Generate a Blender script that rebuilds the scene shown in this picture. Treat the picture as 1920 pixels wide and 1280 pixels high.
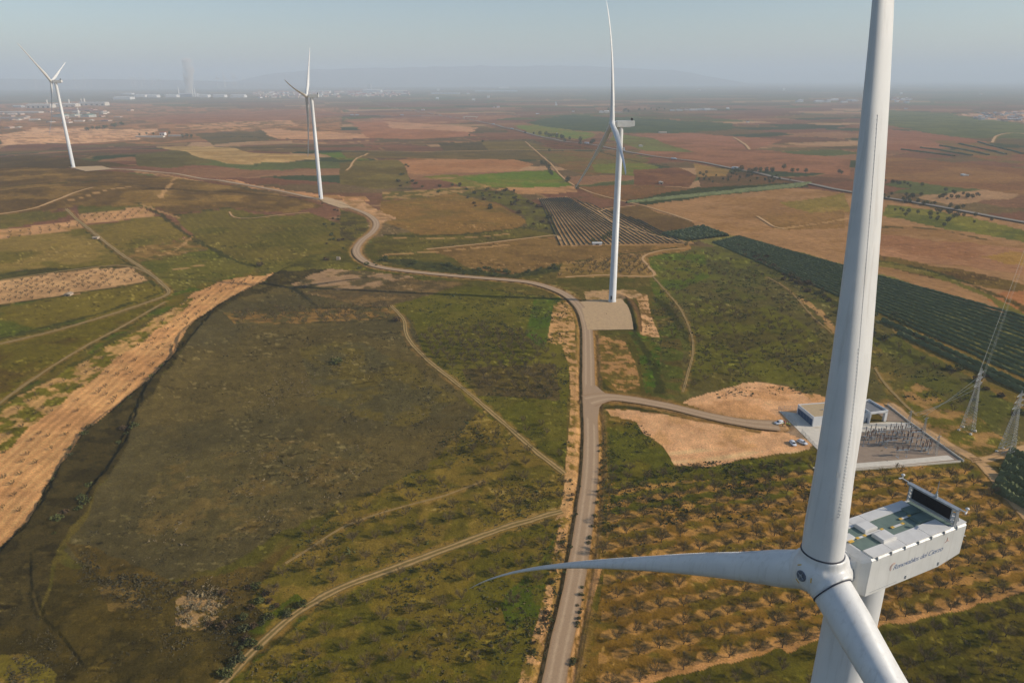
import bpy, math, random
import numpy as np
from mathutils import Vector, Matrix
PI = math.pi
R = math.radians
for _o in list(bpy.data.objects):
    bpy.data.objects.remove(_o, do_unlink=True)
scene = bpy.context.scene
COL = scene.collection

# ------------------------------------------------------------------ camera, sky, sun, exposure
CAM_Z = 134.6
CAM_F = 1334.5            # focal length in pixels of the 1920 px photograph
CAM_P = R(20.197)
CAM_ROLL = -0.00366
cd = bpy.data.cameras.new('camera')
cd.sensor_fit = 'HORIZONTAL'; cd.sensor_width = 36.0
cd.lens = CAM_F / 1920 * 36.0
cd.clip_start = 0.5; cd.clip_end = 120000
cam = bpy.data.objects.new('camera', cd); COL.objects.link(cam)
cam.matrix_world = (Matrix.Translation((0, 0, CAM_Z)) @ Matrix.Rotation(PI / 2 - CAM_P, 4, 'X')
                    @ Matrix.Rotation(CAM_ROLL, 4, 'Z'))
scene.camera = cam

SUN_EL = R(27.0)
SUN_DIR = Vector((0.990 * math.cos(SUN_EL), -0.142 * math.cos(SUN_EL), math.sin(SUN_EL))).normalized()
world = bpy.data.worlds.new('World'); scene.world = world; world.use_nodes = True
wn = world.node_tree; wn.nodes.clear()
wo = wn.nodes.new('ShaderNodeOutputWorld'); bg = wn.nodes.new('ShaderNodeBackground')
sky = wn.nodes.new('ShaderNodeTexSky'); sky.sky_type = 'NISHITA'; sky.sun_disc = False
sky.sun_elevation = SUN_EL; sky.sun_rotation = math.atan2(SUN_DIR.x, SUN_DIR.y)
sky.altitude = 400; sky.air_density = 1.0; sky.dust_density = 1.0; sky.ozone_density = 2.0
bg.inputs['Strength'].default_value = 0.095
wn.links.new(sky.outputs[0], bg.inputs['Color']); wn.links.new(bg.outputs[0], wo.inputs['Surface'])
sl = bpy.data.lights.new('sun', 'SUN'); sl.energy = 3.5; sl.angle = R(0.5); sl.color = (1.0, 0.90, 0.76)
so = bpy.data.objects.new('sun', sl); COL.objects.link(so)
so.rotation_euler = SUN_DIR.to_track_quat('Z', 'Y').to_euler(); so.location = (400, -60, 400)
vs = scene.view_settings
vs.view_transform = 'Standard'; vs.look = 'None'; vs.gamma = 1.0; vs.use_curve_mapping = False
vs.exposure = 0.3
cy = scene.cycles
cy.max_bounces = 6; cy.diffuse_bounces = 2; cy.glossy_bounces = 2; cy.transmission_bounces = 2
cy.volume_bounces = 2; cy.transparent_max_bounces = 8
cy.use_denoising = True

# ------------------------------------------------------------------ noise and terrain
def _hash(ix, iy, seed):
    h = (ix.astype(np.int64) * 374761393 + iy.astype(np.int64) * 668265263 + seed * 974634777) & 0xffffffff
    h = ((h ^ (h >> 13)) * 1274126177) & 0xffffffff
    h = ((h ^ (h >> 16)) * 2246822519) & 0xffffffff
    return ((h ^ (h >> 15)) & 0xffffff).astype(np.float64) / float(0xffffff)

def vnoise(x, y, seed=0):
    ix = np.floor(x); iy = np.floor(y); fx = x - ix; fy = y - iy
    fx = fx * fx * (3 - 2 * fx); fy = fy * fy * (3 - 2 * fy)
    a = _hash(ix, iy, seed); b = _hash(ix + 1, iy, seed); c = _hash(ix, iy + 1, seed); d = _hash(ix + 1, iy + 1, seed)
    return (a + (b - a) * fx) * (1 - fy) + (c + (d - c) * fx) * fy

def fbm(x, y, seed=0, octv=4, gain=0.5):
    s = 0.0; a = 1.0; t = 0.0
    for k in range(octv):
        s = s + a * vnoise(x * 2 ** k + 13.7 * k, y * 2 ** k - 7.3 * k, seed + k * 17); t += a; a *= gain
    return s / t                                   # 0..1, mean 0.5

def sm(t):
    t = np.clip(t, 0, 1); return t * t * (3 - 2 * t)

TURB = {0: (23.35 + 4.6 * math.cos(R(25)), 44.71 + 4.6 * math.sin(R(25)), -10.3),
        3: (64.9, 440.5, -0.2), 2: (-214.7, 809.0, 8.7), 1: (-593.4, 987.4, 24.3)}

def _base(x, y):
    return -9 + 9 * sm((y - 60) / 380.0) - 22 * sm((y - 1300) / 3000.0)
_ctr = [(TURB[k][0], TURB[k][1], s) for k, s in ((0, 120.), (3, 160.), (2, 210.), (1, 300.))]
def _g(x, y, c):
    return np.exp(-((x - c[0]) ** 2 + (y - c[1]) ** 2) / (2 * c[2] ** 2))
_A = np.array([[float(_g(np.float64(p[0]), np.float64(p[1]), c)) for c in _ctr] for p in _ctr])
_b = np.array([TURB[k][2] - float(_base(np.float64(0), np.float64(TURB[k][1]))) for k in (0, 3, 2, 1)])
_w = np.linalg.solve(_A, _b)

def hgt(x, y):
    x = np.asarray(x, dtype=np.float64); y = np.asarray(y, dtype=np.float64)
    h = _base(x, y)
    for c, w in zip(_ctr, _w):
        h = h + w * _g(x, y, c)
    m = sm((np.hypot(x, y) - 480) / 350.0)
    for k in (1, 2, 3):
        m = m * sm((np.hypot(x - TURB[k][0], y - TURB[k][1]) - 25) / 110.0)
    und = (fbm(x / 170.0, y / 120.0, 5, 3) - 0.5) * 12.0
    h = h + m * und * (0.35 + 0.65 * sm((x + 100) / -250.0))
    return h

_cp, _sp = math.cos(CAM_P), math.sin(CAM_P)
def ray(px, py):
    a = px - 960.0; b = py - 640.0
    c, s = math.cos(CAM_ROLL), math.sin(CAM_ROLL)
    a, b = c * a + s * b, -s * a + c * b
    u = a / CAM_F; v = -b / CAM_F
    return np.array([u, _cp + v * _sp, -_sp + v * _cp])

def at(px, py):
    """the point of the terrain seen at a pixel of the photograph"""
    d = ray(px, py)
    if d[2] > -0.004:
        d = d.copy(); d[2] = -0.004
    t = 20.0; st = 12.0
    f = lambda t: CAM_Z + d[2] * t - float(hgt(d[0] * t, d[1] * t))
    while f(t) > 0 and t < 60000:
        t += st; st = max(12.0, t * 0.03)
    lo, hi = t - st, t
    for _ in range(30):
        m = (lo + hi) / 2
        if f(m) > 0: lo = m
        else: hi = m
    return np.array([d[0] * hi, d[1] * hi, CAM_Z + d[2] * hi])

def atxy(pts):
    return np.array([at(*p)[:2] for p in pts])

def mpp(p):
    """metres per photograph pixel at a world point"""
    return float((p[1] * _cp - (p[2] - CAM_Z) * _sp) / CAM_F)

def lin(c):
    c = np.asarray(c, dtype=np.float64) / 255.0
    return np.where(c <= 0.04045, c / 12.92, ((c + 0.055) / 1.055) ** 2.4)

# ------------------------------------------------------------------ object helpers
def link(name, me, parent=None):
    o = bpy.data.objects.new(name, me); COL.objects.link(o)
    if parent is not None: o.parent = parent
    return o
def tag(o, label=None, cat=None, group=None, kind=None):
    if label: o['label'] = label
    if cat: o['category'] = cat
    if group: o['group'] = group
    if kind: o['kind'] = kind
    return o
def empty(name, loc, label, cat, group=None, rz=0.0):
    o = bpy.data.objects.new(name, None); COL.objects.link(o)
    o.location = loc; o.rotation_euler = (0, 0, rz); o.empty_display_size = 0.5
    return tag(o, label, cat, group)
def copy_tree(o, parent=None):
    c = o.copy(); COL.objects.link(c)
    if parent is not None: c.parent = parent
    for ch in list(o.children): copy_tree(ch, c)
    return c

class MB:
    """collects shapes for ONE mesh"""
    def __init__(s): s.v = []; s.f = []; s.m = []; s.sm = []; s.mi = 0
    def add(s, V, F, smooth=False):
        n = len(s.v); s.v.extend([tuple(map(float, p)) for p in V])
        for f in F:
            s.f.append(tuple(i + n for i in f)); s.m.append(s.mi); s.sm.append(smooth)
    def box(s, c, d, rz=0.0, M=None):
        x, y, z = d[0] / 2, d[1] / 2, d[2] / 2
        V = [(-x, -y, -z), (x, -y, -z), (x, y, -z), (-x, y, -z), (-x, -y, z), (x, -y, z), (x, y, z), (-x, y, z)]
        if M is None: M = Matrix.Rotation(rz, 3, 'Z')
        V = [M @ Vector(p) + Vector(c) for p in V]
        s.add(V, [(0, 3, 2, 1), (4, 5, 6, 7), (0, 1, 5, 4), (1, 2, 6, 5), (2, 3, 7, 6), (3, 0, 4, 7)])
    def tube(s, a, b, r0, r1=None, n=8, caps=True, smooth=True):
        r1 = r0 if r1 is None else r1
        a = Vector(a); b = Vector(b); d = (b - a)
        if d.length < 1e-6: return
        d.normalize(); u = d.orthogonal().normalized(); w = d.cross(u)
        V = []
        for p, r in ((a, r0), (b, r1)):
            for k in range(n):
                t = 2 * PI * k / n; V.append(p + r * (math.cos(t) * u + math.sin(t) * w))
        F = [(k, (k + 1) % n, n + (k + 1) % n, n + k) for k in range(n)]
        s.add(V, F, smooth)
        if caps: s.add(V, [tuple(range(n - 1, -1, -1)), tuple(range(n, 2 * n))], False)
    def lathe(s, prof, n=16, o=(0, 0, 0), M=None, smooth=True):
        V = []
        for r, z in prof:
            for k in range(n):
                t = 2 * PI * k / n; p = Vector((r * math.cos(t), r * math.sin(t), z))
                if M is not None: p = M @ p
                V.append(p + Vector(o))
        F = []
        for j in range(len(prof) - 1):
            for k in range(n):
                F.append((j * n + k, j * n + (k + 1) % n, (j + 1) * n + (k + 1) % n, (j + 1) * n + k))
        s.add(V, F, smooth)
        s.add(V, [tuple(range(n - 1, -1, -1)), tuple(range((len(prof) - 1) * n, len(prof) * n))], False)
    def prism(s, poly, z0, z1):
        n = len(poly)
        V = [(p[0], p[1], z0) for p in poly] + [(p[0], p[1], z1) for p in poly]
        F = [tuple(range(n - 1, -1, -1)), tuple(range(n, 2 * n))] + [(k, (k + 1) % n, n + (k + 1) % n, n + k) for k in range(n)]
        s.add(V, F)
    def mesh(s, name, mats):
        me = bpy.data.meshes.new(name); me.from_pydata(s.v, [], s.f)
        if not isinstance(mats, (list, tuple)): mats = [mats]
        for m in mats: me.materials.append(m)
        me.polygons.foreach_set('material_index', s.m); me.polygons.foreach_set('use_smooth', s.sm)
        me.update(); return me
    def build(s, name, mats, parent=None):
        return link(name, s.mesh(name, mats), parent)

def np_mesh(name, V, F, mat, cols=None, smooth=False, uv=None):
    """fast mesh from arrays, F is (n,3) or (n,4)"""
    V = np.ascontiguousarray(V, dtype=np.float32); F = np.ascontiguousarray(F, dtype=np.int32)
    k = F.shape[1]; me = bpy.data.meshes.new(name)
    me.vertices.add(len(V)); me.vertices.foreach_set('co', V.ravel())
    me.loops.add(F.size); me.loops.foreach_set('vertex_index', F.ravel())
    me.polygons.add(len(F)); me.polygons.foreach_set('loop_start', np.arange(0, F.size, k, dtype=np.int32))
    me.polygons.foreach_set('use_smooth', np.full(len(F), smooth, dtype=bool))
    me.update(calc_edges=True)
    if cols is not None:
        at_ = me.color_attributes.new('Col', 'FLOAT_COLOR', 'POINT')
        c4 = np.ones((len(V), 4), dtype=np.float32); c4[:, :3] = cols; at_.data.foreach_set('color', c4.ravel())
    if uv is not None:
        a2 = me.attributes.new('across', 'FLOAT', 'POINT'); a2.data.foreach_set('value', np.asarray(uv, dtype=np.float32))
    if mat is not None: me.materials.append(mat)
    return me

# ------------------------------------------------------------------ materials
def mat_base(name, rough=0.8, spec=0.3):
    m = bpy.data.materials.new(name); m.use_nodes = True
    b = m.node_tree.nodes['Principled BSDF']; b.inputs['Roughness'].default_value = rough
    b.inputs['Specular IOR Level'].default_value = spec
    return m, m.node_tree, b
def noise_node(nt, scale, detail=4, rough=0.6, vec=None):
    n = nt.nodes.new('ShaderNodeTexNoise'); n.inputs['Scale'].default_value = scale
    n.inputs['Detail'].default_value = detail; n.inputs['Roughness'].default_value = rough
    if vec is not None: nt.links.new(vec, n.inputs['Vector'])
    return n.outputs['Fac']
def maprange(nt, fac, a, b, c, d):
    m = nt.nodes.new('ShaderNodeMapRange'); nt.links.new(fac, m.inputs[0])
    for i, v in enumerate((a, b, c, d)): m.inputs[i + 1].default_value = v
    return m.outputs[0]
def math_node(nt, op, a, b):
    m = nt.nodes.new('ShaderNodeMath'); m.operation = op
    for i, v in enumerate((a, b)):
        if isinstance(v, (int, float)): m.inputs[i].default_value = v
        else: nt.links.new(v, m.inputs[i])
    return m.outputs[0]
def mix_col(nt, fac, a, b, blend='MIX'):
    m = nt.nodes.new('ShaderNodeMix'); m.data_type = 'RGBA'; m.blend_type = blend
    if isinstance(fac, (int, float)): m.inputs[0].default_value = fac
    else: nt.links.new(fac, m.inputs[0])
    for i, v in ((6, a), (7, b)):
        if isinstance(v, tuple): m.inputs[i].default_value = (*v, 1)
        else: nt.links.new(v, m.inputs[i])
    return m.outputs[2]
def position(nt):
    return nt.nodes.new('ShaderNodeNewGeometry').outputs['Position']
def objcoord(nt):
    return nt.nodes.new('ShaderNodeTexCoord').outputs['Object']
def bump(nt, b, h, strength, dist):
    n = nt.nodes.new('ShaderNodeBump'); n.inputs['Strength'].default_value = strength; n.inputs['Distance'].default_value = dist
    nt.links.new(h, n.inputs['Height']); nt.links.new(n.outputs[0], b.inputs['Normal'])
def flat(name, c1, c2=None, scale=1.0, rough=0.8, spec=0.3, metal=0.0, world_space=False, coat=0.0):
    m, nt, b = mat_base(name, rough, spec)
    c2 = c2 or tuple(x * 0.8 for x in c1)
    n = noise_node(nt, scale, 5, 0.6, position(nt) if world_space else objcoord(nt))
    nt.links.new(mix_col(nt, maprange(nt, n, 0.35, 0.65, 0, 1), c1, c2), b.inputs['Base Color'])
    b.inputs['Metallic'].default_value = metal
    if coat: b.inputs['Coat Weight'].default_value = coat; b.inputs['Coat Roughness'].default_value = 0.25
    return m

def ground_material():
    m, nt, b = mat_base('ground_soil_and_grass', 1.0, 0.0)
    a = nt.nodes.new('ShaderNodeVertexColor'); a.layer_name = 'Col'
    p = position(nt)
    n1 = noise_node(nt, 1.7, 5, 0.7, p); n2 = noise_node(nt, 0.16, 5, 0.65, p); n3 = noise_node(nt, 0.022, 4, 0.6, p)
    f = math_node(nt, 'MULTIPLY', maprange(nt, n1, 0.25, 0.75, 0.62, 1.38),
                  math_node(nt, 'MULTIPLY', maprange(nt, n2, 0.25, 0.75, 0.74, 1.26), maprange(nt, n3, 0.3, 0.7, 0.86, 1.14)))
    cc = nt.nodes.new('ShaderNodeCombineColor')
    for i in range(3): nt.links.new(f, cc.inputs[i])
    c = mix_col(nt, 1.0, a.outputs[0], cc.outputs[0], 'MULTIPLY')
    nt.links.new(c, b.inputs['Base Color'])
    bump(nt, b, math_node(nt, 'ADD', n1, math_node(nt, 'MULTIPLY', n2, 3.0)), 0.55, 0.35)
    return m
M_GROUND = ground_material()

def road_material(name, mid, rut, edge, rut_pos, rut_w, noise=0.5):
    """across = -1..1 over the width"""
    m, nt, b = mat_base(name, 0.95, 0.15)
    at_ = nt.nodes.new('ShaderNodeAttribute'); at_.attribute_name = 'across'
    x = math_node(nt, 'ABSOLUTE', at_.outputs['Fac'], 0.0)
    p = position(nt)
    n2 = noise_node(nt, 0.5, 5, 0.7, p); n1 = noise_node(nt, 3.0, 4, 0.7, p)
    d = math_node(nt, 'ABSOLUTE', math_node(nt, 'SUBTRACT', x, rut_pos), 0.0)
    fr = maprange(nt, math_node(nt, 'ADD', d, math_node(nt, 'MULTIPLY', math_node(nt, 'SUBTRACT', n2, 0.5), noise)), 0.0, rut_w, 1, 0)
    fe = maprange(nt, math_node(nt, 'ADD', x, math_node(nt, 'MULTIPLY', math_node(nt, 'SUBTRACT', n2, 0.5), noise)), 0.78, 1.0, 0, 1)
    c = mix_col(nt, fr, mid, rut); c = mix_col(nt, fe, c, edge)
    f = maprange(nt, n1, 0.25, 0.75, 0.8, 1.2); cc = nt.nodes.new('ShaderNodeCombineColor')
    for i in range(3): nt.links.new(f, cc.inputs[i])
    nt.links.new(mix_col(nt, 1.0, c, cc.outputs[0], 'MULTIPLY'), b.inputs['Base Color'])
    bump(nt, b, n1, 0.3, 0.1)
    return m
KA = 1.20                       # seen colour of sunlit ground -> base colour
def alb(c, k=None):
    return tuple(float(v) for v in lin(c) * (k or KA))
M_GRAVEL = road_material('pale_gravel', alb((158, 130, 100)), alb((176, 148, 116)), alb((146, 114, 78)), 0.42, 0.22, 0.25)
M_TRACK = road_material('two_rut_dirt', alb((112, 94, 50)), alb((172, 138, 88)), alb((98, 86, 43)), 0.5, 0.36, 0.6)
M_DIRT = road_material('bare_dirt', alb((172, 134, 88)), alb((188, 148, 100)), alb((130, 104, 62)), 0.4, 0.5, 0.8)
M_ASPHALT = road_material('old_asphalt', alb((122, 112, 100)), alb((132, 122, 110)), alb((140, 120, 92)), 0.4, 0.3, 0.1)

# ------------------------------------------------------------------ land cover of the one ground sheet
#  (polygon in photograph pixels dropped onto the terrain, colour, second colour, patch size m, amount of second colour)
OL = (92, 83, 46); OLG = (84, 82, 38); OLD = (70, 63, 40); TAN = (188, 146, 98); SAND = (206, 158, 114); DKF = (87, 77, 53)
GREEN = (74, 86, 34); BRN = (98, 77, 50)
FIELDS = [
 # far plain
 ([(0,196),(160,190),(420,205),(640,200),(640,250),(480,262),(300,270),(0,262)], (150,108,76), (110,86,62), 60, .5),
 ([(0,252),(60,240),(300,243),(260,262),(0,272)], (205,160,118), (160,120,88), 25, .35),
 ([(240,222),(420,208),(560,205),(680,214),(560,225),(330,232)], (128,88,68), (140,98,74), 80, .4),
 ([(330,240),(430,228),(545,226),(560,236),(430,246)], (180,134,92), (118,92,62), 30, .45),
 ([(365,250),(490,244),(520,262),(400,272)], (84,74,54), (96,82,58), 60, .4),
 ([(490,243),(520,241),(700,252),(724,258),(620,262),(520,260)], (182,138,98), (170,126,90), 60, .3),
 ([(290,275),(400,275),(470,285),(590,293),(604,300),(520,303),(430,308),(380,297)], (172,142,92), (150,122,78), 50, .35),
 ([(250,290),(330,282),(400,305),(320,316),(250,310)], (92,84,56), (84,76,50), 50, .4),
 ([(600,288),(660,285),(700,300),(640,300)], (84,100,46), (100,96,52), 40, .3),
 ([(640,305),(740,300),(770,345),(720,355),(640,345)], (92,80,50), (104,92,56), 60, .4),
 ([(680,222),(900,214),(980,218),(900,228),(760,240)], (128,90,74), (150,112,84), 90, .25),
 ([(655,228),(740,225),(820,236),(900,255),(760,262),(690,258)], (150,104,78), (138,96,72), 70, .3),
 ([(720,228),(800,232),(900,240),(880,248),(730,240)], (176,132,96), (160,120,90), 70, .3),
 ([(600,214),(960,215),(960,217),(600,217)], (120,84,68), (130,92,72), 70, .3),
 ([(985,231),(1060,215),(1200,222),(1378,232),(1372,243),(1290,250),(1160,249),(1060,244)], (62,72,54), (72,80,56), 60, .3),
 ([(960,236),(1000,234),(1120,252),(1100,262),(1010,256)], (98,110,56), (110,106,62), 60, .4),
 ([(1180,252),(1290,249),(1470,262),(1420,280),(1230,262)], (140,98,80), (128,90,72), 100, .3),
 ([(1230,262),(1420,280),(1600,300),(1600,330),(1420,320),(1180,290)], (136,96,76), (118,84,66), 90, .35),
 ([(1150,250),(1230,262),(1300,285),(1200,282),(1140,262)], (102,104,62), (96,92,56), 70, .4),
 ([(1640,205),(1820,215),(1960,240),(1960,262),(1800,258),(1640,232)], (92,96,66), (78,84,58), 90, .4),
 ([(1640,238),(1780,255),(1860,268),(1700,285),(1630,280)], (128,88,72), (138,98,78), 90, .3),
 ([(1780,215),(1960,205),(1960,232),(1860,225)], (190,152,122), (130,100,80), 30, .5),
 ([(1640,290),(1960,320),(1960,370),(1780,350),(1630,335)], (116,84,62), (128,96,68), 100, .35),
 ([(1740,262),(1850,268),(1900,282),(1960,300),(1960,315),(1840,300)], (108,90,60), (120,84,66), 60, .4),
 ([(740,300),(760,296),(930,290),(1000,308),(965,322),(760,326)], (156,114,80), (146,104,74), 60, .3),
 ([(865,330),(1030,318),(1078,346),(1070,351),(930,353),(890,345)], (88,104,42), (104,104,52), 50, .3),
 ([(790,330),(862,327),(930,352),(880,350)], (106,102,52), (150,120,76), 30, .3),
 ([(925,353),(1085,349),(1090,360),(960,365)], (168,126,84), (150,112,76), 40, .3),
 ([(820,268),(910,265),(920,282),(850,286),(830,282)], (74,66,46), (84,72,50), 60, .3),
 ([(905,266),(985,265),(1040,280),(920,282)], (96,82,52), (104,90,56), 60, .3),
 ([(1000,262),(1090,264),(1170,280),(1040,280)], (94,66,52), (104,74,56), 60, .3),
 ([(640,285),(820,283),(1000,282),(1020,300),(760,296),(650,296)], (90,78,54), (102,86,58), 60, .4),
 ([(1000,283),(1160,284),(1210,300),(1120,330),(1060,318)], (108,84,58), (98,88,54), 70, .4),
 ([(1110,308),(1190,305),(1240,312),(1180,330),(1120,322)], (96,100,48), (108,104,56), 40, .4),
 ([(1180,318),(1270,314),(1310,330),(1290,350),(1180,345)], (98,68,54), (112,80,60), 60, .3),
 ([(1090,350),(1180,345),(1300,352),(1250,372),(1180,380),(1120,370)], (112,82,58), (100,76,54), 60, .4),
 ([(1170,375),(1310,350),(1500,342),(1515,350),(1330,368),(1200,384)], (60,64,42), (52,58,38), 30, .4),
 ([(1310,325),(1400,322),(1510,342),(1320,352)], (100,76,58), (86,70,52), 15, .5),
 ([(1300,305),(1380,318),(1370,330),(1310,332)], (128,104,66), (140,110,70), 60, .3),
 # the right side tan fields
 ([(1190,385),(1330,368),(1500,352),(1600,365),(1960,425),(1960,620),(1700,530),(1380,442),(1320,425),(1250,405)], (150,115,80), (134,102,70), 70, .4),
 ([(1470,380),(1590,362),(1600,400),(1520,402)], (120,104,56), (132,110,64), 60, .3),
 ([(1420,405),(1590,395),(1590,430),(1460,430)], (130,100,66), (118,92,58), 60, .35),
 ([(1660,385),(1760,395),(1960,440),(1960,460),(1750,425),(1650,405)], (108,104,52), (86,88,46), 35, .4),
 ([(1650,440),(1960,470),(1960,520),(1640,480)], (152,112,82), (136,98,74), 60, .4),
 ([(1640,478),(1790,505),(1960,540),(1960,552),(1850,540),(1640,500)], (84,66,42), (100,82,48), 25, .5),
 ([(1838,482),(1880,472),(1960,474),(1960,500),(1880,494)], (158,122,64), (146,112,60), 40, .3),
 ([(1840,560),(1880,548),(1960,542),(1960,625),(1880,580)], (150,102,68), (140,94,62), 50, .3),
 ([(1640,500),(1740,515),(1850,560),(1960,640),(1960,600),(1840,548),(1740,506),(1640,488)], (98,92,48), (112,100,58), 25, .4),
 # left hill with the far turbine and terraces
 ([(-80,300),(60,292),(250,312),(140,316),(-80,322)], (78,64,44), (88,72,50), 60, .4),
 ([(-80,322),(60,314),(150,318),(250,326),(340,334),(440,350),(560,372),(610,388),(560,398),(430,391),(330,402),(290,387),(150,386),(60,398),(-80,408)], (92,73,48), (120,96,60), 45, .32),
 ([(-80,408),(60,396),(145,398),(0,430),(-80,440)], (90,82,44), (108,92,54), 40, .4),
 ([(145,386),(290,386),(262,390),(145,400)], (84,80,40), (92,86,46), 40, .3),
 ([(-60,438),(140,413),(157,428),(-60,456)], (176,134,90), (150,116,74), 12, .35),
 ([(139,401),(265,388),(291,402),(162,420)], (176,134,90), (154,120,76), 12, .35),
 ([(-60,456),(157,428),(245,495),(190,498),(40,506),(-60,518)], (126,107,62), (98,88,44), 40, .45),
 ([(163,421),(291,404),(330,425),(362,443),(215,471),(190,450)], (110,95,52), (92,84,42), 40, .4),
 ([(215,471),(362,444),(397,466),(260,491)], (122,98,62), (90,80,46), 10, .5),
 ([(262,491),(397,467),(482,500),(475,509),(330,546),(285,515)], (86,85,40), (96,90,46), 40, .35),
 ([(330,405),(430,391),(530,404),(580,399),(640,420),(678,440),(640,470),(482,499),(380,455)], (86,80,40), (96,86,46), 50, .4),
 ([(480,500),(640,470),(660,490),(700,505),(560,512),(520,510)], (92,86,44), (74,70,38), 30, .4),
 ([(-60,520),(40,506),(190,498),(245,495),(252,499),(120,509),(-60,532)], (76,72,38), (64,60,34), 20, .4),
 ([(-60,533),(120,509),(250,498),(283,525),(150,549),(-60,580)], (192,152,104), (172,134,90), 20, .3),
 ([(-60,580),(150,551),(283,527),(316,547),(200,590),(-60,650)], (102,91,44), (78,82,34), 40, .4),
 ([(-60,655),(200,596),(318,553),(300,567),(200,622),(120,682),(-60,790)], (95,86,38), (84,70,36), 50, .3),
 ([(316,547),(330,546),(475,509),(515,511),(420,525),(350,557),(300,585),(200,640),(120,690),(-60,800),(-60,785),(120,682),(300,566)], (76,84,32), (98,86,42), 18, .45),
 ([(-80,812),(60,732),(160,672),(260,614),(350,558),(420,526),(519,510),(502,525),(402,577),(347,617),(317,672),(242,742),(167,802),(127,852),(62,967),(-80,1100)], (198,148,94), (184,136,86), 25, .35),
 ([(-80,812),(60,732),(160,672),(260,614),(350,558),(370,560),(260,640),(130,740),(30,830),(-80,905)], (176,138,84), (98,92,40), 6, .5),
 ([(519,510),(620,505),(640,520),(545,532),(432,572),(395,602),(350,645),(305,710),(262,770),(240,835),(195,905),(150,970),(100,1060),(70,1180),(-80,1180),(-80,1100),(62,967),(127,852),(167,802),(242,742),(317,672),(347,617),(402,577),(502,525)], (68,60,39), (54,48,31), 6, .5),
 # the big dark tilled field and its surroundings
 ([(545,532),(620,505),(700,508),(770,520),(800,540),(740,575),(640,548)], (150,122,92), (84,74,56), 12, .5),
 ([(395,600),(440,567),(545,532),(640,545),(700,545),(745,575),(765,610),(800,665),(840,712),(908,768),(872,802),(800,872),(700,922),(600,962),(520,1000),(450,1050),(300,1090),(180,1070),(130,1030),(180,930),(240,835),(262,770),(320,690),(352,642)], DKF, (78,71,52), 60, .4),
 ([(560,650),(680,640),(780,690),(860,750),(760,800),(600,760)], (92,82,50), (80,74,54), 14, .5),
 ([(300,860),(520,820),(700,840),(640,930),(450,1010),(250,1000)], (84,76,54), (100,86,58), 8, .3),
 ([(420,588),(560,582),(760,575),(760,590),(640,604),(440,606)], (132,104,66), (88,80,56), 5, .5),
 ([(-80,1180),(70,1180),(110,1060),(180,1060),(330,1100),(480,1060),(540,1120),(500,1190),(400,1300),(-80,1300)], (74,64,36), (60,53,31), 9, .5),
 ([(330,1090),(400,1080),(425,1130),(380,1180),(330,1170)], (160,130,88), (80,70,40), 3, .5),
 ([(180,1100),(240,1090),(280,1130),(200,1150)], (108,90,58), (72,62,38), 4, .5),
 ([(-80,1230),(60,1232),(110,1262),(90,1300),(-80,1300)], (118,100,58), (104,94,46), 6, .5),
 ([(130,1010),(330,1090),(480,1060),(560,1010),(480,1140),(330,1110),(180,1080)], (88,74,44), (74,64,40), 7, .5),
 # grass, orchards and verges near the gravel road
 ([(560,1005),(700,925),(800,872),(905,770),(1060,882),(1066,940),(1052,958),(850,1032),(600,1134),(520,1165),(470,1130),(520,1055)], (112,96,52), (90,82,41), 9, .45),
 ([(1052,966),(1040,1060),(1000,1180),(980,1320),(390,1320),(560,1165),(700,1084),(900,1019)], (104,91,46), (86,81,37), 9, .45),
 ([(480,1170),(560,1110),(600,1130),(540,1190),(440,1280),(400,1290)], (70,76,30), (62,58,30), 8, .5),
 ([(732,572),(790,552),(900,537),(1040,562),(1062,600),(1072,700),(1067,760),(1062,884),(905,772),(800,664),(767,604)], (90,85,42), (82,80,36), 25, .4),
 ([(560,548),(700,540),(760,520),(880,530),(800,552),(735,572),(690,575)], (84,72,54), (112,92,66), 14, .35),
 ([(985,628),(1000,560),(1050,556),(1040,610),(1015,655)], (70,86,34), (80,86,40), 10, .4),
 ([(870,690),(1040,680),(1050,750),(900,740)], (80,70,48), (90,80,48), 10, .4),
 ([(1035,570),(1066,560),(1087,600),(1091,700),(1091,800),(1087,900),(1082,960),(1050,1060),(1022,1180),(1000,1320),(962,1320),(1008,1150),(1043,1010),(1058,930),(1066,850),(1077,760),(1072,690),(1052,645),(1022,640)], (184,142,92), (104,90,48), 4, .42),
 ([(1060,890),(1095,880),(1085,960),(1040,975),(1062,930)], (196,154,102), (170,132,84), 6, .3),
 ([(940,1130),(1010,1050),(1040,1000),(1000,1180),(960,1180)], (70,80,32), (84,80,38), 7, .5),
 ([(1111,640),(1135,760),(1125,870),(1135,900),(1110,1060),(1080,1200),(1060,1320),(1110,1320),(1160,1000),(1180,900),(1190,790),(1150,740)], (84,78,36), (110,90,50), 6, .45),
 ([(1125,1010),(1132,1010),(1085,1230),(1070,1320),(1058,1320),(1078,1200)], (172,130,82), (100,84,44), 4, .35),
 ([(1150,860),(1130,790),(1190,790),(1240,838),(1270,873),(1440,858),(1528,848),(1600,888),(1812,872),(1852,882),(1980,1010),(1980,1320),(1090,1320),(1120,1100)], (112,88,47), (92,80,40), 9, .45),
 ([(1130,800),(1190,790),(1240,838),(1270,873),(1440,858),(1528,848),(1540,900),(1460,940),(1140,960),(1130,870)], (88,82,38), (78,78,34), 12, .4),
 ([(1590,890),(1812,872),(1850,885),(1830,900),(1600,900)], (130,108,58), (90,86,40), 8, .45),
 ([(1150,1285),(1400,1228),(1550,1195),(1700,1162),(1980,1100),(1980,1320),(1120,1320)], (86,78,38), (76,72,32), 14, .4),
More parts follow.
